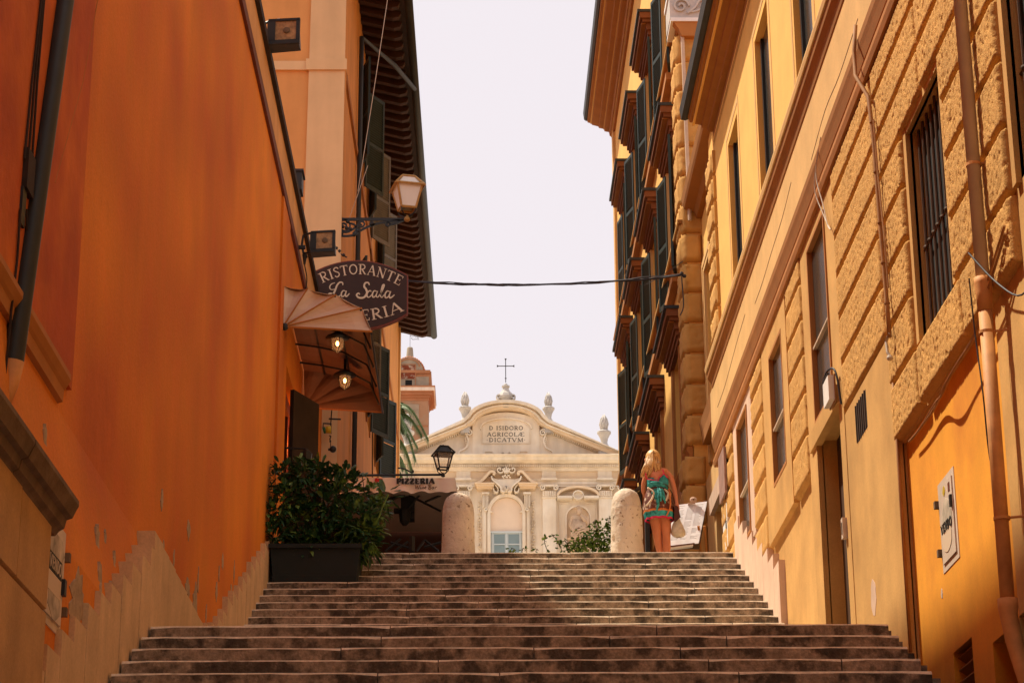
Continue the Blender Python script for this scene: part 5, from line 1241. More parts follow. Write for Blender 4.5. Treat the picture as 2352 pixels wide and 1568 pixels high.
l = bpy.data.lights.new('lamp_light', 'POINT'); l.energy = 10; l.color = (1, .25, .05); l.shadow_soft_size = .06; lo = bpy.data.objects.new('lamp_light', l); scn.collection.objects.link(lo); lo.location = (.05, -.2, -.1); lo.parent = wl
dl = thing('dark_wall_lantern', 'small unlit dark lantern on the left jamb of the restaurant door', 'lamp', tuple(Wy(703, 1049, 26.6)))
c = tuple(Wy(704, 1052, 26.6)); g = MB(); g.lathe((c[0], c[1], c[2]), [(.02, .12), (.08, .06), (.07, 0), (.04, -.10), (.01, -.14)], 6); g.build('lantern_body', M_black, dl)
g = MB(); g.tube([(c[0], c[1], c[2]+.12), (XL, c[1], c[2]+.14)], .012, 6); g.build('arm', M_black, dl)
# little yellow lamp on bracket, rod and spotlight on the far pilaster
yl = thing('yellow_lamp', 'small green and yellow lamp on a bracket at the pilaster behind the awning', 'lamp', tuple(Wy(800-50, 980, 32.7)))
c9 = crop(640, 960, 7.127)
def q9(a, b, Y=32.7): return tuple(Wy(*c9(a, b), Y))
g = MB(); g.tube([q9(1210, 530), q9(1065, 520), q9(1060, 600)], .012, 6); g.build('bracket', M_black, yl)
g = MB(); g.tube([q9(1060, 650), q9(1110, 635)], [.045, .055], 10); g.build('lamp_cap', M_green, yl, smooth=True)
g = MB(); g.tube([q9(1110, 635), q9(1200, 630)], [.055, .06], 10); g.build('shade', M_yel, yl, smooth=True)
rd = MB(); rd.tube([q9(1160, 442), q9(1370, 450)], .014, 6); tag(rd.build('iron_rod', M_iron), 'short horizontal iron rod above the small yellow lamp', 'rod')
wr = MB(); wr.tube([q9(1215, 250, 32.85), q9(1195, 520, 32.85), q9(1200, 700, 32.85)], .010, 5); wr.tube(smooth_curve([q9(1165, 735), q9(1195, 745), q9(1180, 800), q9(1195, 840), q9(1170, 835)], 4), .010, 5); wr.tube([q9(1190, 850), q9(1192, 950)], .006, 5)
tag(wr.build('hanging_cable', M_iron), 'cable and iron hook hanging down the pilaster above the spotlight', 'cable')
sp_ = thing('spotlight', 'small round dark spotlight on the pilaster under the awning', 'lamp', q9(1230, 970))
g = MB(); g.ball(q9(1232, 970), .055, 12); g.build('head', M_black, sp_, smooth=True)
g = MB(); g.tube([q9(1150, 975), q9(1215, 975)], .02, 6); g.build('stem', M_wire, sp_)

# wrought iron street lanterns
def lantern(cx, Y, zb, zt, label, m_, gl, tx=0):
    "four-sided tapered lantern between heights zb, zt"
    H_ = zt-zb; t = thing('street_lantern', label, 'street lamp', (cx, Y, zb), 'old street lanterns on iron arms')
    def ringp(r, v, dx=0): return [(cx+r*sx-v*0+dx, Y+r*sy, zb+v*H_) for sx, sy in ((-1, -1), (1, -1), (1, 1), (-1, 1))]
    a = R(14)
    def rot(ps): return [(cx+(x-cx)*math.cos(a)-(y-Y)*math.sin(a), Y+(x-cx)*math.sin(a)+(y-Y)*math.cos(a), z) for x, y, z in ps]
    r0, r1, r2 = .15*H_, .255*H_, .13*H_
    lo_, mid, top_ = rot(ringp(r0, .24)), rot(ringp(r1, .70)), rot(ringp(r2, .93)); cap = rot(ringp(r1*1.18, .705))
    g = MB()
    for i in range(4):
        j = (i+1) % 4
        for A_, B_ in ((lo_, mid), (cap, top_)): g.tube([A_[i], B_[i]], .026*H_, 5)
        for A_ in (lo_, cap, top_): g.tube([A_[i], A_[j]], .028*H_, 5)
    g.build('frame', m_, t)
    for i in range(4):
        j = (i+1) % 4; g = MB(); g.quad(lo_[i], lo_[j], mid[j], mid[i]); g.build('pane', gl, t)
        g = MB(); g.quad(mid[i], mid[j], top_[j], top_[i]); g.build('roof_panel', gl if gl is M_frost else M_black, t)
    g = MB(); g.lathe((cx, Y, zb+.92*H_), [(.12*H_, 0), (.12*H_, .02*H_), (.05*H_, .03*H_), (.06*H_, .05*H_), (.02*H_, .085*H_)], 8); g.build('finial', m_, t)
    for i in range(4):
        g = MB(); p = lo_[i]; g.tube(smooth_curve([p, (cx+(p[0]-cx)*.85, Y+(p[1]-Y)*.85, zb+.14*H_), (cx+(p[0]-cx)*.2, Y+(p[1]-Y)*.2, zb+.07*H_)], 4), .014*H_, 5); g.build('cradle_bar', M_iron, t)
    g = MB(); g.lathe((cx, Y, zb), [(.04*H_, -.03*H_), (.07*H_, .0), (.05*H_, .05*H_), (.03*H_, .10*H_)], 8); g.build('socket', m_, t)
    return t
a = Wy(*c5(1255, 560), 33); b = Wy(*c5(1270, 170), 33)
ln = lantern((a.x+b.x)/2, 33.0, a.z, b.z, 'brass street lantern with pale glass on a scrolled iron bracket, upper left', M_brass, M_frost)
g = MB(TF(33))
def b5(x, y): p = Wy(*c5(x, y), 33.0); return (p.x, p.z)
def rib5(pts, wd, k=5): ribbon(g, smooth_curve([b5(*p) for p in pts], k), wd, -.012, .012)
rib5([(648, 556), (900, 554), (1250, 556)], .05); rib5([(650, 545), (650, 690)], .035)
def spx(cx_, cy_, r0, r1, a0, a1): return [b5(cx_+(r0+(r1-r0)*i/22)*math.cos(R(a0+(a1-a0)*i/22)), cy_+(r0+(r1-r0)*i/22)*math.sin(R(a0+(a1-a0)*i/22))) for i in range(23)]
for q in ((715, 615, 58, 12, -90, 420), (865, 592, 34, 8, 180, -300), (955, 590, 22, 6, 0, 420), (1095, 595, 22, 6, 180, -260)): ribbon(g, spx(*q), .026, -.012, .012)
rib5([(655, 690), (720, 700), (800, 690), (850, 655), (920, 620), (1010, 590), (1110, 575), (1200, 562)], .035); rib5([(760, 590), (800, 600), (820, 640), (790, 680)], .03)
rib5([(660, 640), (690, 660), (740, 665), (790, 640), (830, 610)], .03); rib5([(1110, 600), (1160, 590), (1230, 562)], .04)
for q in ((690, 680), (745, 575), (770, 640), (800, 690), (680, 590), (840, 655), (700, 618), (735, 630)):
    p = b5(*q); g.ball((p[0], p[1], 0), .035, 6)
br = g.build('scroll_bracket', M_iron, ln)
g = MB(); p0 = b5(640, 795); p1 = b5(740, 895); g.tube(smooth_curve([(p0[0], 32.95, p0[1]), ((p0[0]+p1[0])/2-.02, 32.95, (p0[1]+p1[1])/2-.03), (p1[0], 32.95, p1[1])], 6), .012, 5)
for t_ in (.1, .35, .7): g.ball((p0[0]+(p1[0]-p0[0])*t_, 32.95, p0[1]+(p1[1]-p0[1])*t_-.02), .03, 6)
tag(g.build('ornamental_chain', M_iron), 'short ornamental iron chain below the scrolled lantern bracket', 'chain')
cz_ = crop(620, 1080, 4.356)
a = Wy(*cz_(2010, 355), 31.5); b = Wy(*cz_(2015, 25), 31.5)
l2_ = lantern((a.x+b.x)/2, 31.5, a.z, b.z, 'dark street lantern on a thin iron arm above the pizzeria canopy', M_iron, M_lglass)
g = MB(); e = Wy(*cz_(1585, 350), 31.5); g.tube([(a.x, 31.5, a.z+.02), (e.x, 31.5, e.z+.01), (-2.2, 31.5, e.z)], .018, 6)
s1 = [tuple(Wy(*cz_(x, y), 31.5)) for x, y in ((1530, 270), (1600, 280), (1660, 310), (1690, 318), (1694, 300), (1680, 298))]; g.tube(smooth_curve(s1, 5), .012, 5); g.build('arm', M_iron, l2_)
# cables across the street
g = MB(); p0 = Wy(938, 646, 31); p1 = Wy(1568, 632, 30.1)
def sagl(a, b, s, n=16, wob=0, sd=0): return [tuple(Vector(a).lerp(Vector(b), i/n)+Vector((0, math.sin(i*1.9+sd)*wob, -s*4*(i/n)*(1-i/n)+math.sin(i*1.3+sd)*wob))) for i in range(n+1)]
g.tube(sagl(p0, p1, .10, 20, .008, 0), .014, 6); g.tube(sagl(p0, p1, .10, 20, .012, 2), .010, 6); g.tube(sagl(p0+Vector((0, 0, .02)), p1+Vector((0, 0, .03)), .12, 20, .012, 4), .008, 6)
p2 = Wy(1575, 640, 30.1); g.tube(smooth_curve([tuple(p1), tuple(Wy(1566, 640, 30.1)), tuple(Wy(1570, 700, 30.1)), tuple(Wy(1562, 724, 30.1))], 5), .010, 6)
for dx in (0, 6): 
    q = Wy(1566+dx, 628+dx, 30.1); g.ball(tuple(q), .03, 6)
tag(g.build('street_cable', M_wire), 'bundle of dark twisted cables spanning the street between the houses', 'cable')
g = MB(); g.tube(sagl(Wy(893, -20, 33), Wy(822, 440, 33.2), .05, 10), .006, 5); g.tube(sagl(Wy(845, 380, 33.1), Wy(780, 560, 33.2), .02, 6), .005, 5)
tag(g.build('slack_wire', M_wirel), 'pale thin wire slanting down the tall left house past its shutters', 'cable')
g = MB(); g.tube(sagl(Wy(1568, 600, 30.2), Wy(1480, 655, 33), .02, 6), .006, 5); tag(g.build('thin_wire', M_wire), 'thin stray wire slanting from the right house to its shutters', 'cable')

# ================================================================== PLANTER AND SHRUB
pp = Wy(722, 1290, 24.6)
pl0 = Wy(614, 1290, 24.55); pl1 = Wy(826, 1290, 24.55)
base_z = 6.98+.0
PL = thing('planter', 'dark ribbed rectangular planter standing on the steps at the left wall', 'planter', ((pl0.x+pl1.x)/2, 24.8, base_z))
x0, x1 = -2.40, pl1.x
g = MB(); g.add([(x0+.04, 24.58, base_z), (x1-.04, 24.58, base_z), (x1, 24.55, 7.42), (x0, 24.55, 7.42), (x0+.04, 25.25, base_z), (x1-.04, 25.25, base_z), (x1, 25.3, 7.42), (x0, 25.3, 7.42)], [(0, 1, 2, 3), (4, 5, 6, 7), (0, 1, 5, 4), (1, 2, 6, 5), (3, 0, 4, 7)]); g.build('box', M_planter, PL)
g = MB(); g.box(x0-.02, x1+.02, 24.52, 25.33, 7.39, 7.44); g.build('rim', M_planter, PL)
for k in range(8):
    z_ = 7.03+k*.042; g = MB(); g.box(x0+.05, x1-.05, 24.545+.03*(1-(z_-7)/.75), 24.575+.03*(1-(z_-7)/.75), z_, z_+.020); g.build('rib', M_planter, PL)
rb = random.Random(21)
def leaf(g, p, d, L_, w_, mi=0, droop=.25):
    d = Vector(d).normalized(); s = d.cross(Vector((0, 0, 1)));
    s = s.normalized() if s.length > .05 else Vector((1, 0, 0)); s = (s+Vector((rb.uniform(-.5, .5), rb.uniform(-.5, .5), rb.uniform(-.6, .6)))).normalized()
    n = d.cross(s).normalized(); p = Vector(p); m_ = p+d*L_*.5; e = p+d*L_-Vector((0, 0, L_*droop))
    a = m_+s*w_*.5+n*w_*.15; b = m_-s*w_*.5+n*w_*.15; q1 = p+d*L_*.22+s*w_*.36; q2 = p+d*L_*.22-s*w_*.36; r1 = p+d*L_*.78+s*w_*.34-Vector((0, 0, L_*droop*.4)); r2 = p+d*L_*.78-s*w_*.34-Vector((0, 0, L_*droop*.4)); m2 = p+d*L_*.78-Vector((0, 0, L_*droop*.5))
    g.add([tuple(v) for v in (p, q1, a, r1, e, r2, b, q2, m_)], [(0, 1, 2, 8), (8, 2, 3, 4), (0, 8, 6, 7), (8, 4, 5, 6)], mi)
SH = thing('shrub', 'big dark leafy shrub growing from the ribbed planter on the left', 'shrub', ((x0+x1)/2, 24.9, 7.42))
stems = MB(); g = MB(); gl = MB()
# clumps placed through the crown volume
clumps = []
for (px, py, rr, nn) in ((640, 1225, .20, 150), (660, 1150, .18, 120), (700, 1205, .26, 240), (640, 1180, .16, 110), (712, 1120, .20, 150), (760, 1160, .26, 240), (760, 1220, .26, 220), (815, 1195, .22, 180), (825, 1235, .18, 120), (800, 1125, .17, 100), (690, 1090, .13, 60), (745, 1100, .14, 70), (850, 1215, .14, 80), (860, 1170, .13, 70), (640, 1100, .10, 34), (712, 1250, .2, 120), (780, 1250, .2, 120), (655, 1262, .16, 110), (690, 1268, .15, 110), (735, 1266, .16, 120), (790, 1262, .16, 120), (820, 1268, .12, 80), (840, 1240, .14, 90), (845, 1140, .14, 60), (870, 1180, .08, 26), (650, 1078, .10, 34), (730, 1075, .10, 40), (690, 1062, .07, 20), (785, 1095, .12, 60), (625, 1130, .09, 30), (850, 1255, .10, 30)):
    c_ = Wy(px, py, 24.85+rb.uniform(-.1, .15)); clumps.append((c_, rr))
    stems.tube([((x0+x1)/2+rb.uniform(-.3, .3), 24.9, 7.40), tuple((c_+Vector((0, 24.9-c_.y, 0)))*.5+Vector(((x0+x1)/2*.5, 12.45, 7.9*.5))), tuple(c_)], [.018, .012, .006], 5)
    for k in range(nn):
        v = Vector((rb.gauss(0, 1), rb.gauss(0, 1), rb.gauss(0, 1))).normalized()*rr*(.35+.75*rb.random()**.6)
        d = v.normalized()+Vector((rb.uniform(-.6, .6), rb.uniform(-.6, .6), rb.uniform(-.2, .7)))
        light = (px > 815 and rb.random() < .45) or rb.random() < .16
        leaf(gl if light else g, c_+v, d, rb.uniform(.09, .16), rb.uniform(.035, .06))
for (px, py) in ((632, 1085), (652, 1078), (668, 1086), (640, 1112), (760, 1088), (748, 1080), (775, 1098), (700, 1070), (812, 1096), (832, 1090), (880, 1150), (884, 1172), (868, 1160), (845, 1262)):
    c_ = Wy(px, py, 24.8)
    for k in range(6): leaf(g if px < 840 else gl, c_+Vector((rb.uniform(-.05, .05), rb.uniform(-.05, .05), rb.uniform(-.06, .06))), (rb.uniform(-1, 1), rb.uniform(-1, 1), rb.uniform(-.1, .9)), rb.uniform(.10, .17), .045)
    stems.tube([tuple(c_), tuple(c_+Vector((rb.uniform(-.05, .05), 0, -.3)))], .005, 4)
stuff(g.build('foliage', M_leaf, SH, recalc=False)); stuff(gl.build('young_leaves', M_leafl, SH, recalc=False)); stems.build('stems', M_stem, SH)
fk = thing('rubber_plant', 'rubber plant sprig with big round leaves sticking up right of the shrub', 'plant', tuple(Wy(888-8, 1150, 24.6)))
for (px, py, dx, dz, L_, w_) in ((884, 1130, -.3, .9, .20, .11), (895, 1125, .7, .45, .16, .07), (905, 1140, .8, .1, .15, .06), (890, 1160, .2, -.8, .16, .08), (880, 1150, -.7, .2, .15, .07), (900, 1150, .5, -.4, .13, .06), (872, 1165, -.6, -.3, .15, .06), (905, 1128, .9, .3, .10, .05)):
    g = MB(); leaf(g, Wy(px, py, 24.6), (dx, .1, dz), L_, w_, droop=.1); g.build('leaf', M_leaf, fk, recalc=False)
g = MB(); g.tube([tuple(Wy(860, 1215, 24.7)), tuple(Wy(878, 1165, 24.65)), tuple(Wy(892, 1135, 24.6))], .010, 5); g.build('stem', M_leafl, fk)

# ================================================================== PIZZERIA CANOPY
PC = thing('pizzeria_canopy', 'beige pizzeria canopy with scalloped lettered valance behind the left bollard', 'canopy', (-1.4, 31, PZ))
YP = 29.9
def pz(a, b, Y=YP): p = Wy(*cz_(a, b), Y); return (p.x, p.z)
g = MB(TF(YP)); top_ = [pz(300, 365), pz(1100, 368), pz(1700, 374), pz(2128, 378)]; 
bot = []
N = 60
xs = [300+(2165-300)*i/N for i in range(N+1)]
A_ = []; B_ = []
for x in xs:
    A_.append(pz(min(x, 2140), 366+ (x-300)/1830*12)); B_.append(pz(x, 524-abs(math.sin((x-1120)*math.pi/186.))*-0+ (12 if False else 0) - 32*abs(math.sin((x-1115)*math.pi/188.))**.7 + 30+ (x-300)/1830*-4))
vs = [(x, z, .012*math.sin(i*.9)) for i, (x, z) in enumerate(A_)]+[(x, z, .03*math.sin(i*.8)+.01) for i, (x, z) in enumerate(B_)]
g.add(vs, [(i, i+1, N+1+i+1, N+1+i) for i in range(N)]); g.build('front_valance', M_canvas2, PC, smooth=True)
xr, zt_ = pz(2140, 378); xb, zb_ = pz(2165, 530)
g = MB(); vs = []
for i in range(21):
    t = i/20; vs += [(xr, YP+3.2*t, zt_), (xb, YP+3.2*t, zb_+.05*abs(math.sin(t*12)))]
g.add(vs, [(2*i, 2*i+2, 2*i+3, 2*i+1) for i in range(20)]); g.build('side_valance', M_canvas2, PC)
g = MB(); g.add([(-2.4, YP, zt_+.0), (xr, YP, zt_), (xr, YP+3.2, zt_), (-2.4, YP+3.2, zt_), (-1.4, YP+1.6, zt_+.02)], [(0, 1, 4), (1, 2, 4), (2, 3, 4), (3, 0, 4)]); g.build('canopy_top', M_canvas2, PC)
for k, (txt, a0, a1, yb_, hh, m_, bd) in enumerate((('PIZZERIA', 1515, 1920, 438, 56, M_blk, 1.15),)):
    g = MB(TF(YP)); text_line(g, txt, 0, 1, 0, hh, .03, .036, place=lambda f, v: pz(a0+(a1-a0)*f, yb_-v, YP-.03), bold=bd); g.build('lettering', m_, PC)
g = MB(TF(YP)); text_line(g, "CAFFE'", 0, 1, 0, 30, .032, .038, place=lambda f, v: pz(1290+72*f+v*.1, 415-v, YP-.03), bold=1.0); g.build('lettering', M_red, PC)
def scr(strokes, m_, wd, name='script_lettering'):
    g = MB(TF(YP))
    for k, pts in enumerate(strokes): ribbon(g, smooth_curve([pz(*p, YP-.03) for p in pts], 4), wd, .032, .037+k*.0003)
    stuff(g.build(name, m_, PC))
scr([[(1222, 440), (1240, 425), (1236, 462), (1222, 470)], [(1262, 436), (1262, 466)], [(1290, 442), (1275, 436), (1270, 458), (1284, 464), (1294, 440), (1296, 466)], [(1306, 466), (1308, 438), (1322, 438), (1324, 468)], [(1342, 440), (1342, 468), (1350, 466)]], M_green, .030)
scr([[(1718, 452), (1722, 490), (1738, 460), (1746, 492), (1768, 450)], [(1776, 468), (1772, 490), (1782, 486)], [(1790, 490), (1796, 470), (1806, 472), (1806, 490)], [(1818, 480), (1832, 474), (1826, 466), (1816, 482), (1828, 492)],
     [(1866, 452), (1858, 492)], [(1850, 458), (1876, 448), (1884, 460), (1866, 470), (1886, 482), (1870, 494), (1852, 490)], [(1908, 472), (1896, 478), (1898, 492), (1910, 486), (1912, 472), (1916, 492)], [(1928, 492), (1930, 474), (1946, 472)]], M_darkstone, .010)
g = MB(TF(YP+3.4)); a = pz(300, 540, YP+3.4); b = pz(2080, 820, YP+3.4); g.box(a[0], xb+.1, PZ, a[1]+.4, 0, .05); g.build('back_panel', M_pcback, PC) if False else None
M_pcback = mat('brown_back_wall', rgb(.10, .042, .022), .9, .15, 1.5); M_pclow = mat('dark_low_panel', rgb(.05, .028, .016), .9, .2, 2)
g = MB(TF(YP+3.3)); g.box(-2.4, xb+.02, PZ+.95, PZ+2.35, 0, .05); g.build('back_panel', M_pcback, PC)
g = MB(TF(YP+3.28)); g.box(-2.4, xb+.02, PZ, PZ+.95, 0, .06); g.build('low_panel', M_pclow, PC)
mast = pz(1610, 560)[0]
g = MB(); g.box(mast-.10, mast+.10, YP+1.0, YP+1.2, PZ+1.55, zt_); g.build('central_mast', M_black, PC)
for (a, b, c, d) in ((1610, 560, 1180, 640), (1650, 560, 1990, 730), (1560, 560, 1400, 650), (1820, 630, 1990, 560), (1640, 700, 1760, 560), (1180, 560, 1400, 640)):
    p = Wy(*cz_(a, b), YP+1.0); q = Wy(*cz_(c, d), YP+1.0); g = MB(); g.tube([tuple(p), tuple(q)], .018, 6); g.build('frame_strut', M_black, PC)
g = MB(); q = pz(1605, 725, YP+1.0); g.box(q[0]-.16, q[0]+.14, YP+.95, YP+1.1, q[1]-.02, q[1]+.03); g.lathe((q[0], YP+1.0, q[1]-.2), [(.03, -.02), (.08, .04), (.10, .2)], 8); g.build('mast_collar', M_black, PC)
for a in (1455, 1735):
    q = Wy(*cz_(a, 725), YP+2.6); g = MB(); g.ball(tuple(q), .15, 14); g.build('globe_lamp', M_pglobe, PC, smooth=True) if False else g.build('globe_lamp', mat('dim_globe', rgb(.42, .20, .10), .7), PC, smooth=True)
for (a, b, c, d) in ((1400, 1150, 1560, 1020), (1450, 1060, 1650, 1120), (1680, 1000, 1680, 1160), (1730, 1150, 1820, 1030), (1810, 1110, 1990, 1060), (1180, 1160, 1250, 1080), (1820, 1040, 1960, 1150), (1500, 1150, 1640, 1050)):
    p = Wy(*cz_(a, b), YP+.4); q = Wy(*cz_(c, d), YP+.4); g = MB(); g.tube([tuple(p), tuple(q)], .02 if a != 1680 else .05, 6); tag(None, None, None) if False else g.build('folded_chair_frame', M_black, PC)

# ================================================================== BOLLARDS
def bollard(xl, xr, Y, ztop_px, label):
    a = Wy(xl, 1250, Y); b = Wy(xr, 1250, Y); cx = (a.x+b.x)/2; r = (b.x-a.x)/2; zt = Wy((xl+xr)/2, ztop_px, Y-r*.3).z
    t = thing('bollard', label, 'bollard', (cx, Y, PZ), 'stone bollards at the head of the steps')
    H_ = zt-PZ; n = 40; vs = []; prof = [(1.06, 0), (1.04, .1), (1.0, .45), (.985, .72*H_), (.975, .735*H_), (.955, .74*H_), (.95, .77*H_), (.92, .82*H_), (.85, .88*H_), (.72, .94*H_), (.5, .98*H_), (.36, .99*H_), (.34, 1.0*H_), (.15, 1.0*H_+.01), (.01, 1.0*H_+.012)]
    P2 = []
    for i in range(len(prof)-1):
        k_ = max(1, int((prof[i+1][1]-prof[i][1])/.03)); P2 += [(prof[i][0]+(prof[i+1][0]-prof[i][0])*j/k_, prof[i][1]+(prof[i+1][1]-prof[i][1])*j/k_) for j in range(k_)]
    P2.append(prof[-1]); n = 64
    for rr_, z_ in P2:
        for k in range(n):
            th = 2*math.pi*k/n; nx, ny = math.cos(th), math.sin(th)
            q = noise.noise((nx*r*16+cx, ny*r*16, z_*9)); pit = -max(0, q-.22)*.045; q2 = noise.noise((nx*r*50+cx, ny*r*50, z_*26)); pit -= max(0, q2-.30)*.03
            rad = r*rr_*(1+.012*noise.noise((nx*2+cx, ny*2, z_*3)))+pit*(1 if rr_ > .4 else .2); vs.append((cx+nx*rad, Y+ny*rad, PZ+z_))
    m_ = len(P2); fs = [(i*n+k, i*n+(k+1) % n, (i+1)*n+(k+1) % n, (i+1)*n+k) for i in range(m_-1) for k in range(n)]
    g = MB(); g.add(vs, fs); o = g.build('shaft', M_bollard, t, smooth=True)
    return t
bollard(1015, 1090, 27.0, 1131, 'rounded travertine bollard left of centre, beside the pizzeria canopy')
bollard(1404, 1477, 27.0, 1121, 'rounded pitted travertine bollard right of centre, next to the woman')
# climbing plant in front of the church
VP = thing('leafy_shrub', 'bright green leafy shrub against the church, left of the right bollard', 'shrub', tuple(Wy(1350, 1262, 29.5)))
ci = crop(1140, 1130, 6.189)
g = MB(); gs = MB(); g2 = MB()
def lf(p, sz, tgt):
    d = Vector((rb.uniform(-1, 1), rb.uniform(-.5, .3), rb.uniform(-.8, .6))); leaf(tgt, p, d, sz, sz*.8, droop=.1)
for (a, b, rr, nn) in ((2080, 1180, .18, 110), (1980, 1240, .17, 100), (1880, 1180, .14, 70), (1760, 1230, .15, 80), (1660, 1270, .13, 60), (1560, 1260, .10, 40), (1960, 1060, .12, 44), (2120, 1060, .12, 50), (1920, 980, .07, 16), (2130, 960, .10, 30), (1500, 1240, .06, 14), (1740, 1120, .07, 18), (1400, 1190, .04, 6), (2140, 870, .05, 8), (1950, 890, .04, 6), (2060, 1290, .2, 90), (1800, 1300, .2, 80)):
    c_ = Wy(*ci(a, b), 29.5)
    for k in range(nn):
        v = Vector((rb.gauss(0, .5), rb.gauss(0, .5), rb.gauss(0, .5)))*rr*1.1; lf(c_+v, rb.uniform(.035, .065), g if rb.random() < .5 else g2)
def sprig(pts, n):
    q = smooth_curve([tuple(Wy(*ci(a, b), 29.45)) for a, b in pts], 5); gs.tube(q, .005, 4)
    for k in range(n):
        p = q[int(k*(len(q)-1)/max(1, n-1))]; lf(Vector(p)+Vector((rb.uniform(-.03, .03), 0, rb.uniform(-.02, .02))), .055, g2 if k % 2 else g)
sprig([(1260, 1340), (1210, 1300), (1180, 1220), (1170, 1140), (1200, 1110)], 13); sprig([(1440, 1330), (1390, 1230), (1340, 1130), (1290, 1095), (1330, 1085)], 12); sprig([(1560, 1330), (1530, 1240), (1470, 1160)], 9)
sprig([(2000, 1100), (1960, 960), (1930, 880), (1900, 900)], 9); sprig([(2120, 1000), (2140, 900), (2160, 800)], 9); sprig([(640, 1340), (670, 1300), (700, 1290), (740, 1320)], 9); sprig([(830, 1345), (850, 1285), (870, 1300)], 5); sprig([(1040, 1345), (1055, 1300), (1080, 1320)], 5)
stuff(g.build('foliage', mat('green_leaf', rgb(.10, .22, .03), .5, .5, 9), VP, recalc=False)); stuff(g2.build('lighter_foliage', mat('bright_green_leaf', rgb(.28, .44, .08), .5, .3, 9), VP, recalc=False)); gs.build('stems', M_stem, VP)

# ================================================================== MENU STAND
c5b = crop(1540, 1080, 5.805)
YM = 27.9
MS = thing('menu_stand', 'tilted easel holding a large white menu sheet right of the woman', 'menu stand', tuple(Wy(1590, 1250, YM)))
def mp(a, b, Y=YM): return tuple(Wy(*c5b(a, b), Y))
def slab(p4, d, name, m_, par=MS):
    g = MB(); n = Vector((0, d, 0)); g.add([tuple(Vector(p)) for p in p4]+[tuple(Vector(p)+n) for p in p4], [(0, 1, 2, 3), (4, 5, 6, 7), (0, 1, 5, 4), (1, 2, 6, 5), (2, 3, 7, 6), (3, 0, 4, 7)]); return g.build(name, m_, par)
slab([mp(640, 885, YM+.34), mp(1082, 832, YM+.36), mp(962, 1425), mp(490, 1470, YM-.02)], .02, 'menu_sheet', M_paper)
slab([mp(650, 890, YM+.40), mp(1090, 838, YM+.42), mp(975, 1500, YM+.05), mp(500, 1500, YM+.05)], .04, 'backing_board', M_darkstone)
slab([mp(540, 1462, YM-.12), mp(905, 1418, YM-.06), mp(905, 1440, YM-.06), mp(540, 1482, YM-.12)], .10, 'tray', M_doorred)
slab([mp(540, 1484, YM-.13), mp(885, 1440, YM-.07), mp(885, 1462, YM-.07), mp(540, 1505, YM-.13)], .10, 'tray_edge', M_white)
slab([mp(812, 850, YM+.30), mp(915, 838, YM+.30), mp(915, 858, YM+.30), mp(812, 870, YM+.30)], .04, 'clip_bar', M_pinkst)
g = MB(); p = mp(888, 812, YM+.32); g.ball(p, (.05, .03, .045), 8); g.build('clip', M_pinkst, MS); g = MB(); g.ball((p[0], p[1]-.025, p[2]), .011, 6); g.build('clip_hole', M_black, MS)
g = MB()
for k in range(30):
    b0 = 905+k*16.5
    for u0, u1 in ((.04, .30), (.36, .62), (.68, .93)):
        if rb.random() < .12: continue
        uu = u1-rb.random()*.1
        def pt(u, b): 
            t = (b-860)/580.; L_ = Vector(mp(680-160*t*.9+ (0), b, YM+.325-.36*t)); R_ = Vector(mp(1074-118*t, b-30, YM+.335-.36*t)); return L_.lerp(R_, u)
        a_, b_ = pt(u0, b0), pt(uu, b0); g.add([tuple(a_), tuple(b_), tuple(b_+Vector((0, 0, .006))), tuple(a_+Vector((0, 0, .006)))], [(0, 1, 2, 3)])
stuff(g.build('menu_text_lines', M_ink, MS, recalc=False))
for a0, a1 in ((1040, 1075), (960, 990)):
    g = MB(); g.tube([mp(a0, 1180, YM+.1), mp(a1, 1560, YM+.25)], .018, 6); g.build('leg', M_mould, MS)
g = MB(); g.tube([mp(600, 1480, YM), mp(590, 1560, YM)], .018, 6); g.build('leg', M_mould, MS)
# dark low stand beside the bollard
g = MB(); a = mp(205, 1080, 28.3); b = mp(255, 1540, 28.3); g.box(a[0], b[0]+.02, 28.3, 28.45, PZ, a[2]); tag(g.build('dark_post', M_black), 'dark narrow post between the right bollard and the woman', 'post')

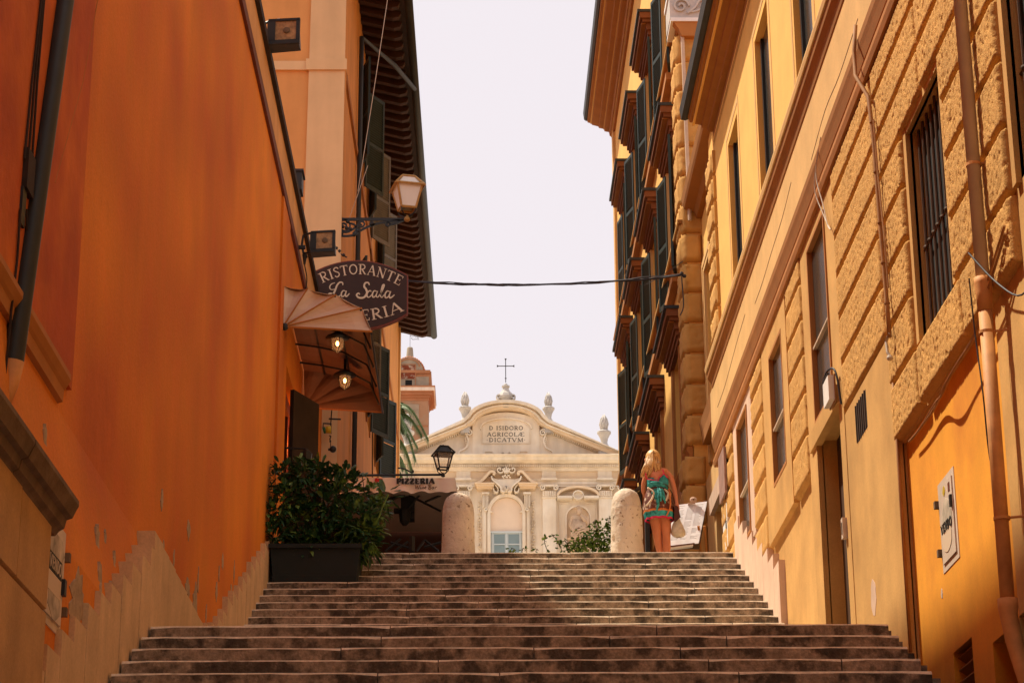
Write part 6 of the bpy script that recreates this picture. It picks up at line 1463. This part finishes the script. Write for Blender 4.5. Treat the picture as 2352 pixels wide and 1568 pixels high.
# ================================================================== WOMAN
YW = 27.15
WM = thing('person', 'woman with blonde hair and teal printed dress seen from behind atop the steps', 'person', (1.9, YW, PZ))
def wp(a, b, dy=0): p = Wy(*c5b(a, b), YW+dy); return Vector((p.x, YW+dy, p.z))
scl = wp(400, 900).z-wp(400, 1000).z; u = scl/100.       # metres per crop px
pel = wp(395, 900); kneeR = wp(505, 1340); kneeL = wp(370, 1300); ankR = Vector((kneeR.x-.0, YW-.02, PZ+.09)); ankL = Vector((kneeL.x+.06, YW+.10, PZ+.09))
V_ = lambda a, b, dy, r: (tuple(wp(a, b, dy)), r)
vs = [V_(395, 880, 0, (.150, .105)), V_(385, 760, .0, (.135, .10)), V_(375, 640, .02, (.115, .085)), V_(370, 520, .03, (.135, .09)), V_(365, 420, .05, (.12, .08)), V_(345, 370, .07, .055), V_(325, 320, .09, .05), V_(310, 250, .10, .088), V_(312, 190, .10, .085),
      V_(490, 415, .04, .052), V_(570, 500, .02, .042), V_(620, 680, .0, .036), V_(640, 790, -.03, .028), V_(650, 850, -.05, .024), V_(655, 890, -.06, .030),
      V_(225, 470, .05, .050), V_(190, 560, .06, .040), V_(180, 690, .08, .034), V_(215, 790, .18, .027), V_(235, 830, .22, .026),
      V_(450, 990, 0, .085), (tuple(wp(500, 1180, 0)), .078), (tuple(kneeR), .056), (tuple(wp(510, 1440, .0)), .058), (tuple(ankR), .036), (tuple(ankR+Vector((0.01, .10, -.05))), .032),
      V_(330, 990, 0, .085), (tuple(wp(365, 1180, 0.02)), .078), (tuple(kneeL), .056), (tuple(wp(395, 1420, .05)), .058), (tuple(ankL), .036), (tuple(ankL+Vector((0, .10, -.05))), .032)]
es = [(0, 1), (1, 2), (2, 3), (3, 4), (4, 5), (5, 6), (6, 7), (7, 8), (4, 9), (9, 10), (10, 11), (11, 12), (12, 13), (13, 14), (4, 15), (15, 16), (16, 17), (17, 18), (18, 19), (0, 20), (20, 21), (21, 22), (22, 23), (23, 24), (24, 25), (0, 26), (26, 27), (27, 28), (28, 29), (29, 30), (30, 31)]
# fingers of the right hand closed round the bag handles
h = Vector(vs[14][0])
for k in range(4):
    b0 = h+Vector((-.022+k*.014, -.01, -.015)); i0 = len(vs)
    vs += [(tuple(b0), .010), (tuple(b0+Vector((.003, -.012, -.032))), .009), (tuple(b0+Vector((.003, .016, -.046-.004*(k in (1, 2))))), .008), (tuple(b0+Vector((.0, .032, -.030))), .007)]; es += [(14, i0), (i0, i0+1), (i0+1, i0+2), (i0+2, i0+3)]
i0 = len(vs); vs += [(tuple(h+Vector((-.028, .02, -.01))), .010), (tuple(h+Vector((-.02, .036, -.035))), .008)]; es += [(14, i0), (i0, i0+1)]
skin_body('body', vs, es, M_skin, WM)
def loft(g, rings, n=28, mi=0, fold=None, close=False):
    vs = []
    for (c, rx, ry, ph) in rings:
        for k in range(n):
            th = 2*math.pi*k/n; f_ = 1+(fold(k, th, ph) if fold else 0); vs.append((c.x+rx*f_*math.cos(th), c.y+ry*f_*math.sin(th), c.z+(.0 if not fold else .35*rx*(f_-1))))
    g.add(vs, [(i*n+k, i*n+(k+1) % n, (i+1)*n+(k+1) % n, (i+1)*n+k) for i in range(len(rings)-1) for k in range(n)], mi)
def ring(a0, a1, b, ry, dy=0, ph=0, tilt=0): c = wp((a0+a1)/2, b, dy); return (c, (a1-a0)/2*u, ry, ph)
fold = lambda k, th, ph: .035*ph*math.sin(th*9+1)+.02*ph*math.sin(th*17+2)
# bodice
g = MB(); loft(g, [ring(228, 525, 520, .105, .03), ring(232, 535, 560, .11, .02), ring(240, 530, 620, .105, .02), ring(246, 525, 665, .105, .01)], fold=lambda k, th, ph: .012*math.sin(th*11)); bd = g.build('bodice', M_teal, WM, smooth=True)
g = MB(); g.add([tuple(wp(398, 500, -.085)), tuple(wp(470, 440, -.06)), tuple(wp(525, 500, -.075)), tuple(wp(536, 610, -.095)), tuple(wp(440, 600, -.10))], [(0, 1, 2, 3, 4)]); g.build('bodice_panel', M_teal, WM)
g = MB()
for pts in ([(228, 515), (300, 528), (395, 540), (400, 500), (470, 440)], [(210, 430), (215, 480), (228, 515)], [(470, 440), (462, 410), (455, 380)], [(470, 440), (525, 500)]):
    g.tube([tuple(wp(a, b, -.10)) for a, b in pts], .008, 5)
g.build('pink_strap', M_pink, WM)
g = MB()
for b in (560, 585, 610): g.tube([tuple(wp(a, bb, -.105-.012*math.sin((a-240)/285*3.14))) for a, bb in ((240, b+35), (300, b+5), (390, b), (470, b+12), (530, b+42))], .014, 6)
g.build('waist_sash', M_teal, WM, smooth=True)
# skirt, in bands
n = 48
g = MB(); loft(g, [ring(238, 520, 650, .115, 0, .3), ring(205, 560, 740, .15, 0, .7), ring(188, 590, 830, .165, 0, .9), ring(182, 600, 920, .17, 0, 1), ring(186, 605, 985, .172, 0, 1)], n, fold=fold); sk = g.build('skirt', M_clothpr, WM, smooth=True)
g = MB(); loft(g, [ring(185, 606, 975, .176, 0, 1), ring(188, 608, 1005, .177, 0, 1)], n, fold=fold); g.build('orange_border', M_clothor, WM, smooth=True)
g = MB(); loft(g, [ring(188, 608, 1004, .177, 0, 1), ring(205, 606, 1060, .172, 0, 1.1), ring(212, 602, 1082, .172, 0, 1.1)], n, fold=fold); g.build('teal_hem', M_teal, WM, smooth=True)
g = MB(); loft(g, [ring(212, 602, 1080, .172, 0, 1.1), ring(216, 600, 1112, .175, 0, 1.6)], n, fold=fold); g.build('pink_frill', M_pink, WM, smooth=True)
g = MB()
for k in range(9):
    a = 318+k*19; e = 700+(k*53) % 260; g.tube(smooth_curve([tuple(wp(a+(390-a)*.3, 655, -.125)), tuple(wp(a, 730, -.150)), tuple(wp(a-(390-a)*.25, e, -.178))], 4), [.013]*8+[.006], 6)
g.build('teal_drapery', M_teal, WM, smooth=True)
g = MB(); g.tube(smooth_curve([tuple(wp(385, 640, -.13)), tuple(wp(395, 760, -.175)), tuple(wp(372, 960, -.19))], 5), [.016]*10+[.010], 6); g.tube(smooth_curve([tuple(wp(395, 640, -.13)), tuple(wp(430, 700, -.17)), tuple(wp(425, 830, -.185))], 5), [.014]*10+[.010], 6); g.build('sash_tail', M_teal, WM, smooth=True)
g = MB(); g.tube(smooth_curve([tuple(wp(540, 650, -.13)), tuple(wp(560, 780, -.16)), tuple(wp(555, 920, -.17)), tuple(wp(510, 1030, -.178))], 5), .010, 6); g.build('orange_trim', M_clothor, WM, smooth=True)
g = MB(); g.tube(smooth_curve([tuple(wp(240, 640, -.12)), tuple(wp(320, 700, -.16)), tuple(wp(300, 800, -.178)), tuple(wp(220, 900, -.17))], 5), .014, 6); g.tube(smooth_curve([tuple(wp(480, 660, -.13)), tuple(wp(530, 720, -.15)), tuple(wp(500, 820, -.175))], 5), .014, 6); g.build('pale_print', M_signlet, WM, smooth=True)
# hair: cap and long locks
hc = wp(315, 215, .08); g = MB(); g.ball(tuple(hc), (.098, .105, .112), 16); g.build('hair_cap', M_hair, WM, smooth=True)
rh = random.Random(9)
for nm, m_, cnt in (('hair_locks', M_hair, 130), ('darker_hair_locks', M_hair2, 60)):
    g = MB()
    for k in range(cnt):
        s_ = rh.uniform(-1, 1); a0 = 315+s_*58; top = wp(a0*.5+315*.5, 112+abs(s_)*34, rh.uniform(-.01, .09))
        midp = wp(a0+s_*30, 240+rh.uniform(-10, 10), -.045+.05*abs(s_)); a2 = (250+s_*110 if s_ < .2 else 330+s_*85)+rh.uniform(-14, 14); b2 = rh.uniform(400, 500) if s_ < .45 else rh.uniform(300, 400)
        e = wp(a2, b2, -.03+rh.uniform(-.02, .02)); g.tube(smooth_curve([tuple(top), tuple(midp), tuple(wp((a0+s_*38+a2)/2, (250+b2)/2+20, -.05)), tuple(e)], 4), [.010]*9+[.009, .007, .004, .002], 5)
    g.build(nm, m_, WM, smooth=True)
for sx in (-1, 1):
    g = MB(); g.ball(tuple(hc+Vector((sx*.095, .05, -.02))), (.014, .022, .03), 8); g.build('ear', M_skin, WM, smooth=True)
fcen = hc+Vector((0, .10, -.01))
g = MB(); g.add([tuple(fcen+Vector((-.012, .01, -.02))), tuple(fcen+Vector((.012, .01, -.02))), tuple(fcen+Vector((0, .035, -.035))), tuple(fcen+Vector((0, .01, .02)))], [(0, 1, 2), (0, 2, 3), (1, 2, 3)]); g.build('nose', M_skin, WM)
for sx in (-1, 1):
    g = MB(); g.ball(tuple(fcen+Vector((sx*.032, .004, .005))), .010, 8); g.build('eye', M_white, WM, smooth=True)
g = MB(); g.ball(tuple(fcen+Vector((0, .002, -.06))), (.022, .008, .006), 8); g.build('mouth', M_pink, WM, smooth=True)
for nm, q in (('shoe', ankR), ('shoe', ankL)):
    g = MB(); g.ball((q.x, q.y+.06, PZ+.025), (.045, .12, .028), 10); g.build(nm, M_bagbr, WM, smooth=True)
g = MB(); g.tube([tuple(wp(400, 545, -.115)), tuple(wp(520, 610, -.12)), tuple(wp(590, 720, -.10)), tuple(wp(612, 800, -.08)), tuple(wp(630, 900, -.06))], .006, 5)
HB = thing('handbag', 'brown leather handbag hanging at the woman\'s right side', 'handbag', tuple(wp(650, 1000, -.05)))
g2_ = MB(); pts = [(620, 880), (672, 905), (690, 985), (708, 1055), (628, 1128), (612, 1085), (618, 980)]
g2_.add([tuple(wp(a, b, -.10)) for a, b in pts]+[tuple(wp(a, b, .02)) for a, b in pts], [tuple(range(7)), tuple(range(7, 14))[::-1]]+[(i, (i+1) % 7, (i+1) % 7+7, i+7) for i in range(7)]); g2_.build('bag_body', M_bagbr, HB)
g.build('shoulder_strap', M_bagbr, HB)
PB = thing('plastic_bag', 'knotted pale plastic carrier bag with shopping in the woman\'s right hand', 'bag', tuple(wp(670, 1250, -.05)))
g = MB(); N = 24; vs = []
prof = [(655, 900, 6), (652, 960, 10), (655, 1050, 26), (660, 1110, 45), (666, 1180, 74), (672, 1250, 96), (676, 1300, 94), (680, 1330, 70), (682, 1345, 30)]
for a, b, r_ in prof:
    c_ = wp(a, b, -.05)
    for k in range(N):
        th = 2*math.pi*k/N; f_ = 1+.07*math.sin(th*5+b*.02)+.05*math.sin(th*9); vs.append((c_.x+r_*u*f_*math.cos(th), c_.y+r_*u*.7*f_*math.sin(th), c_.z))
g.add(vs, [(i*N+k, i*N+(k+1) % N, (i+1)*N+(k+1) % N, (i+1)*N+k) for i in range(len(prof)-1) for k in range(N)]); g.build('bag_body', M_bagpl, PB, smooth=True)
g = MB(); c_ = wp(675, 1285, -.05); g.ball(tuple(c_), (.07, .04, .045), 8); g.build('shopping', M_clothpr, PB, smooth=True)
# ------------------------------------------------------------------ cleanup
for o in list(bpy.data.objects):
    if o.type == 'EMPTY' and not o.children: bpy.data.objects.remove(o)
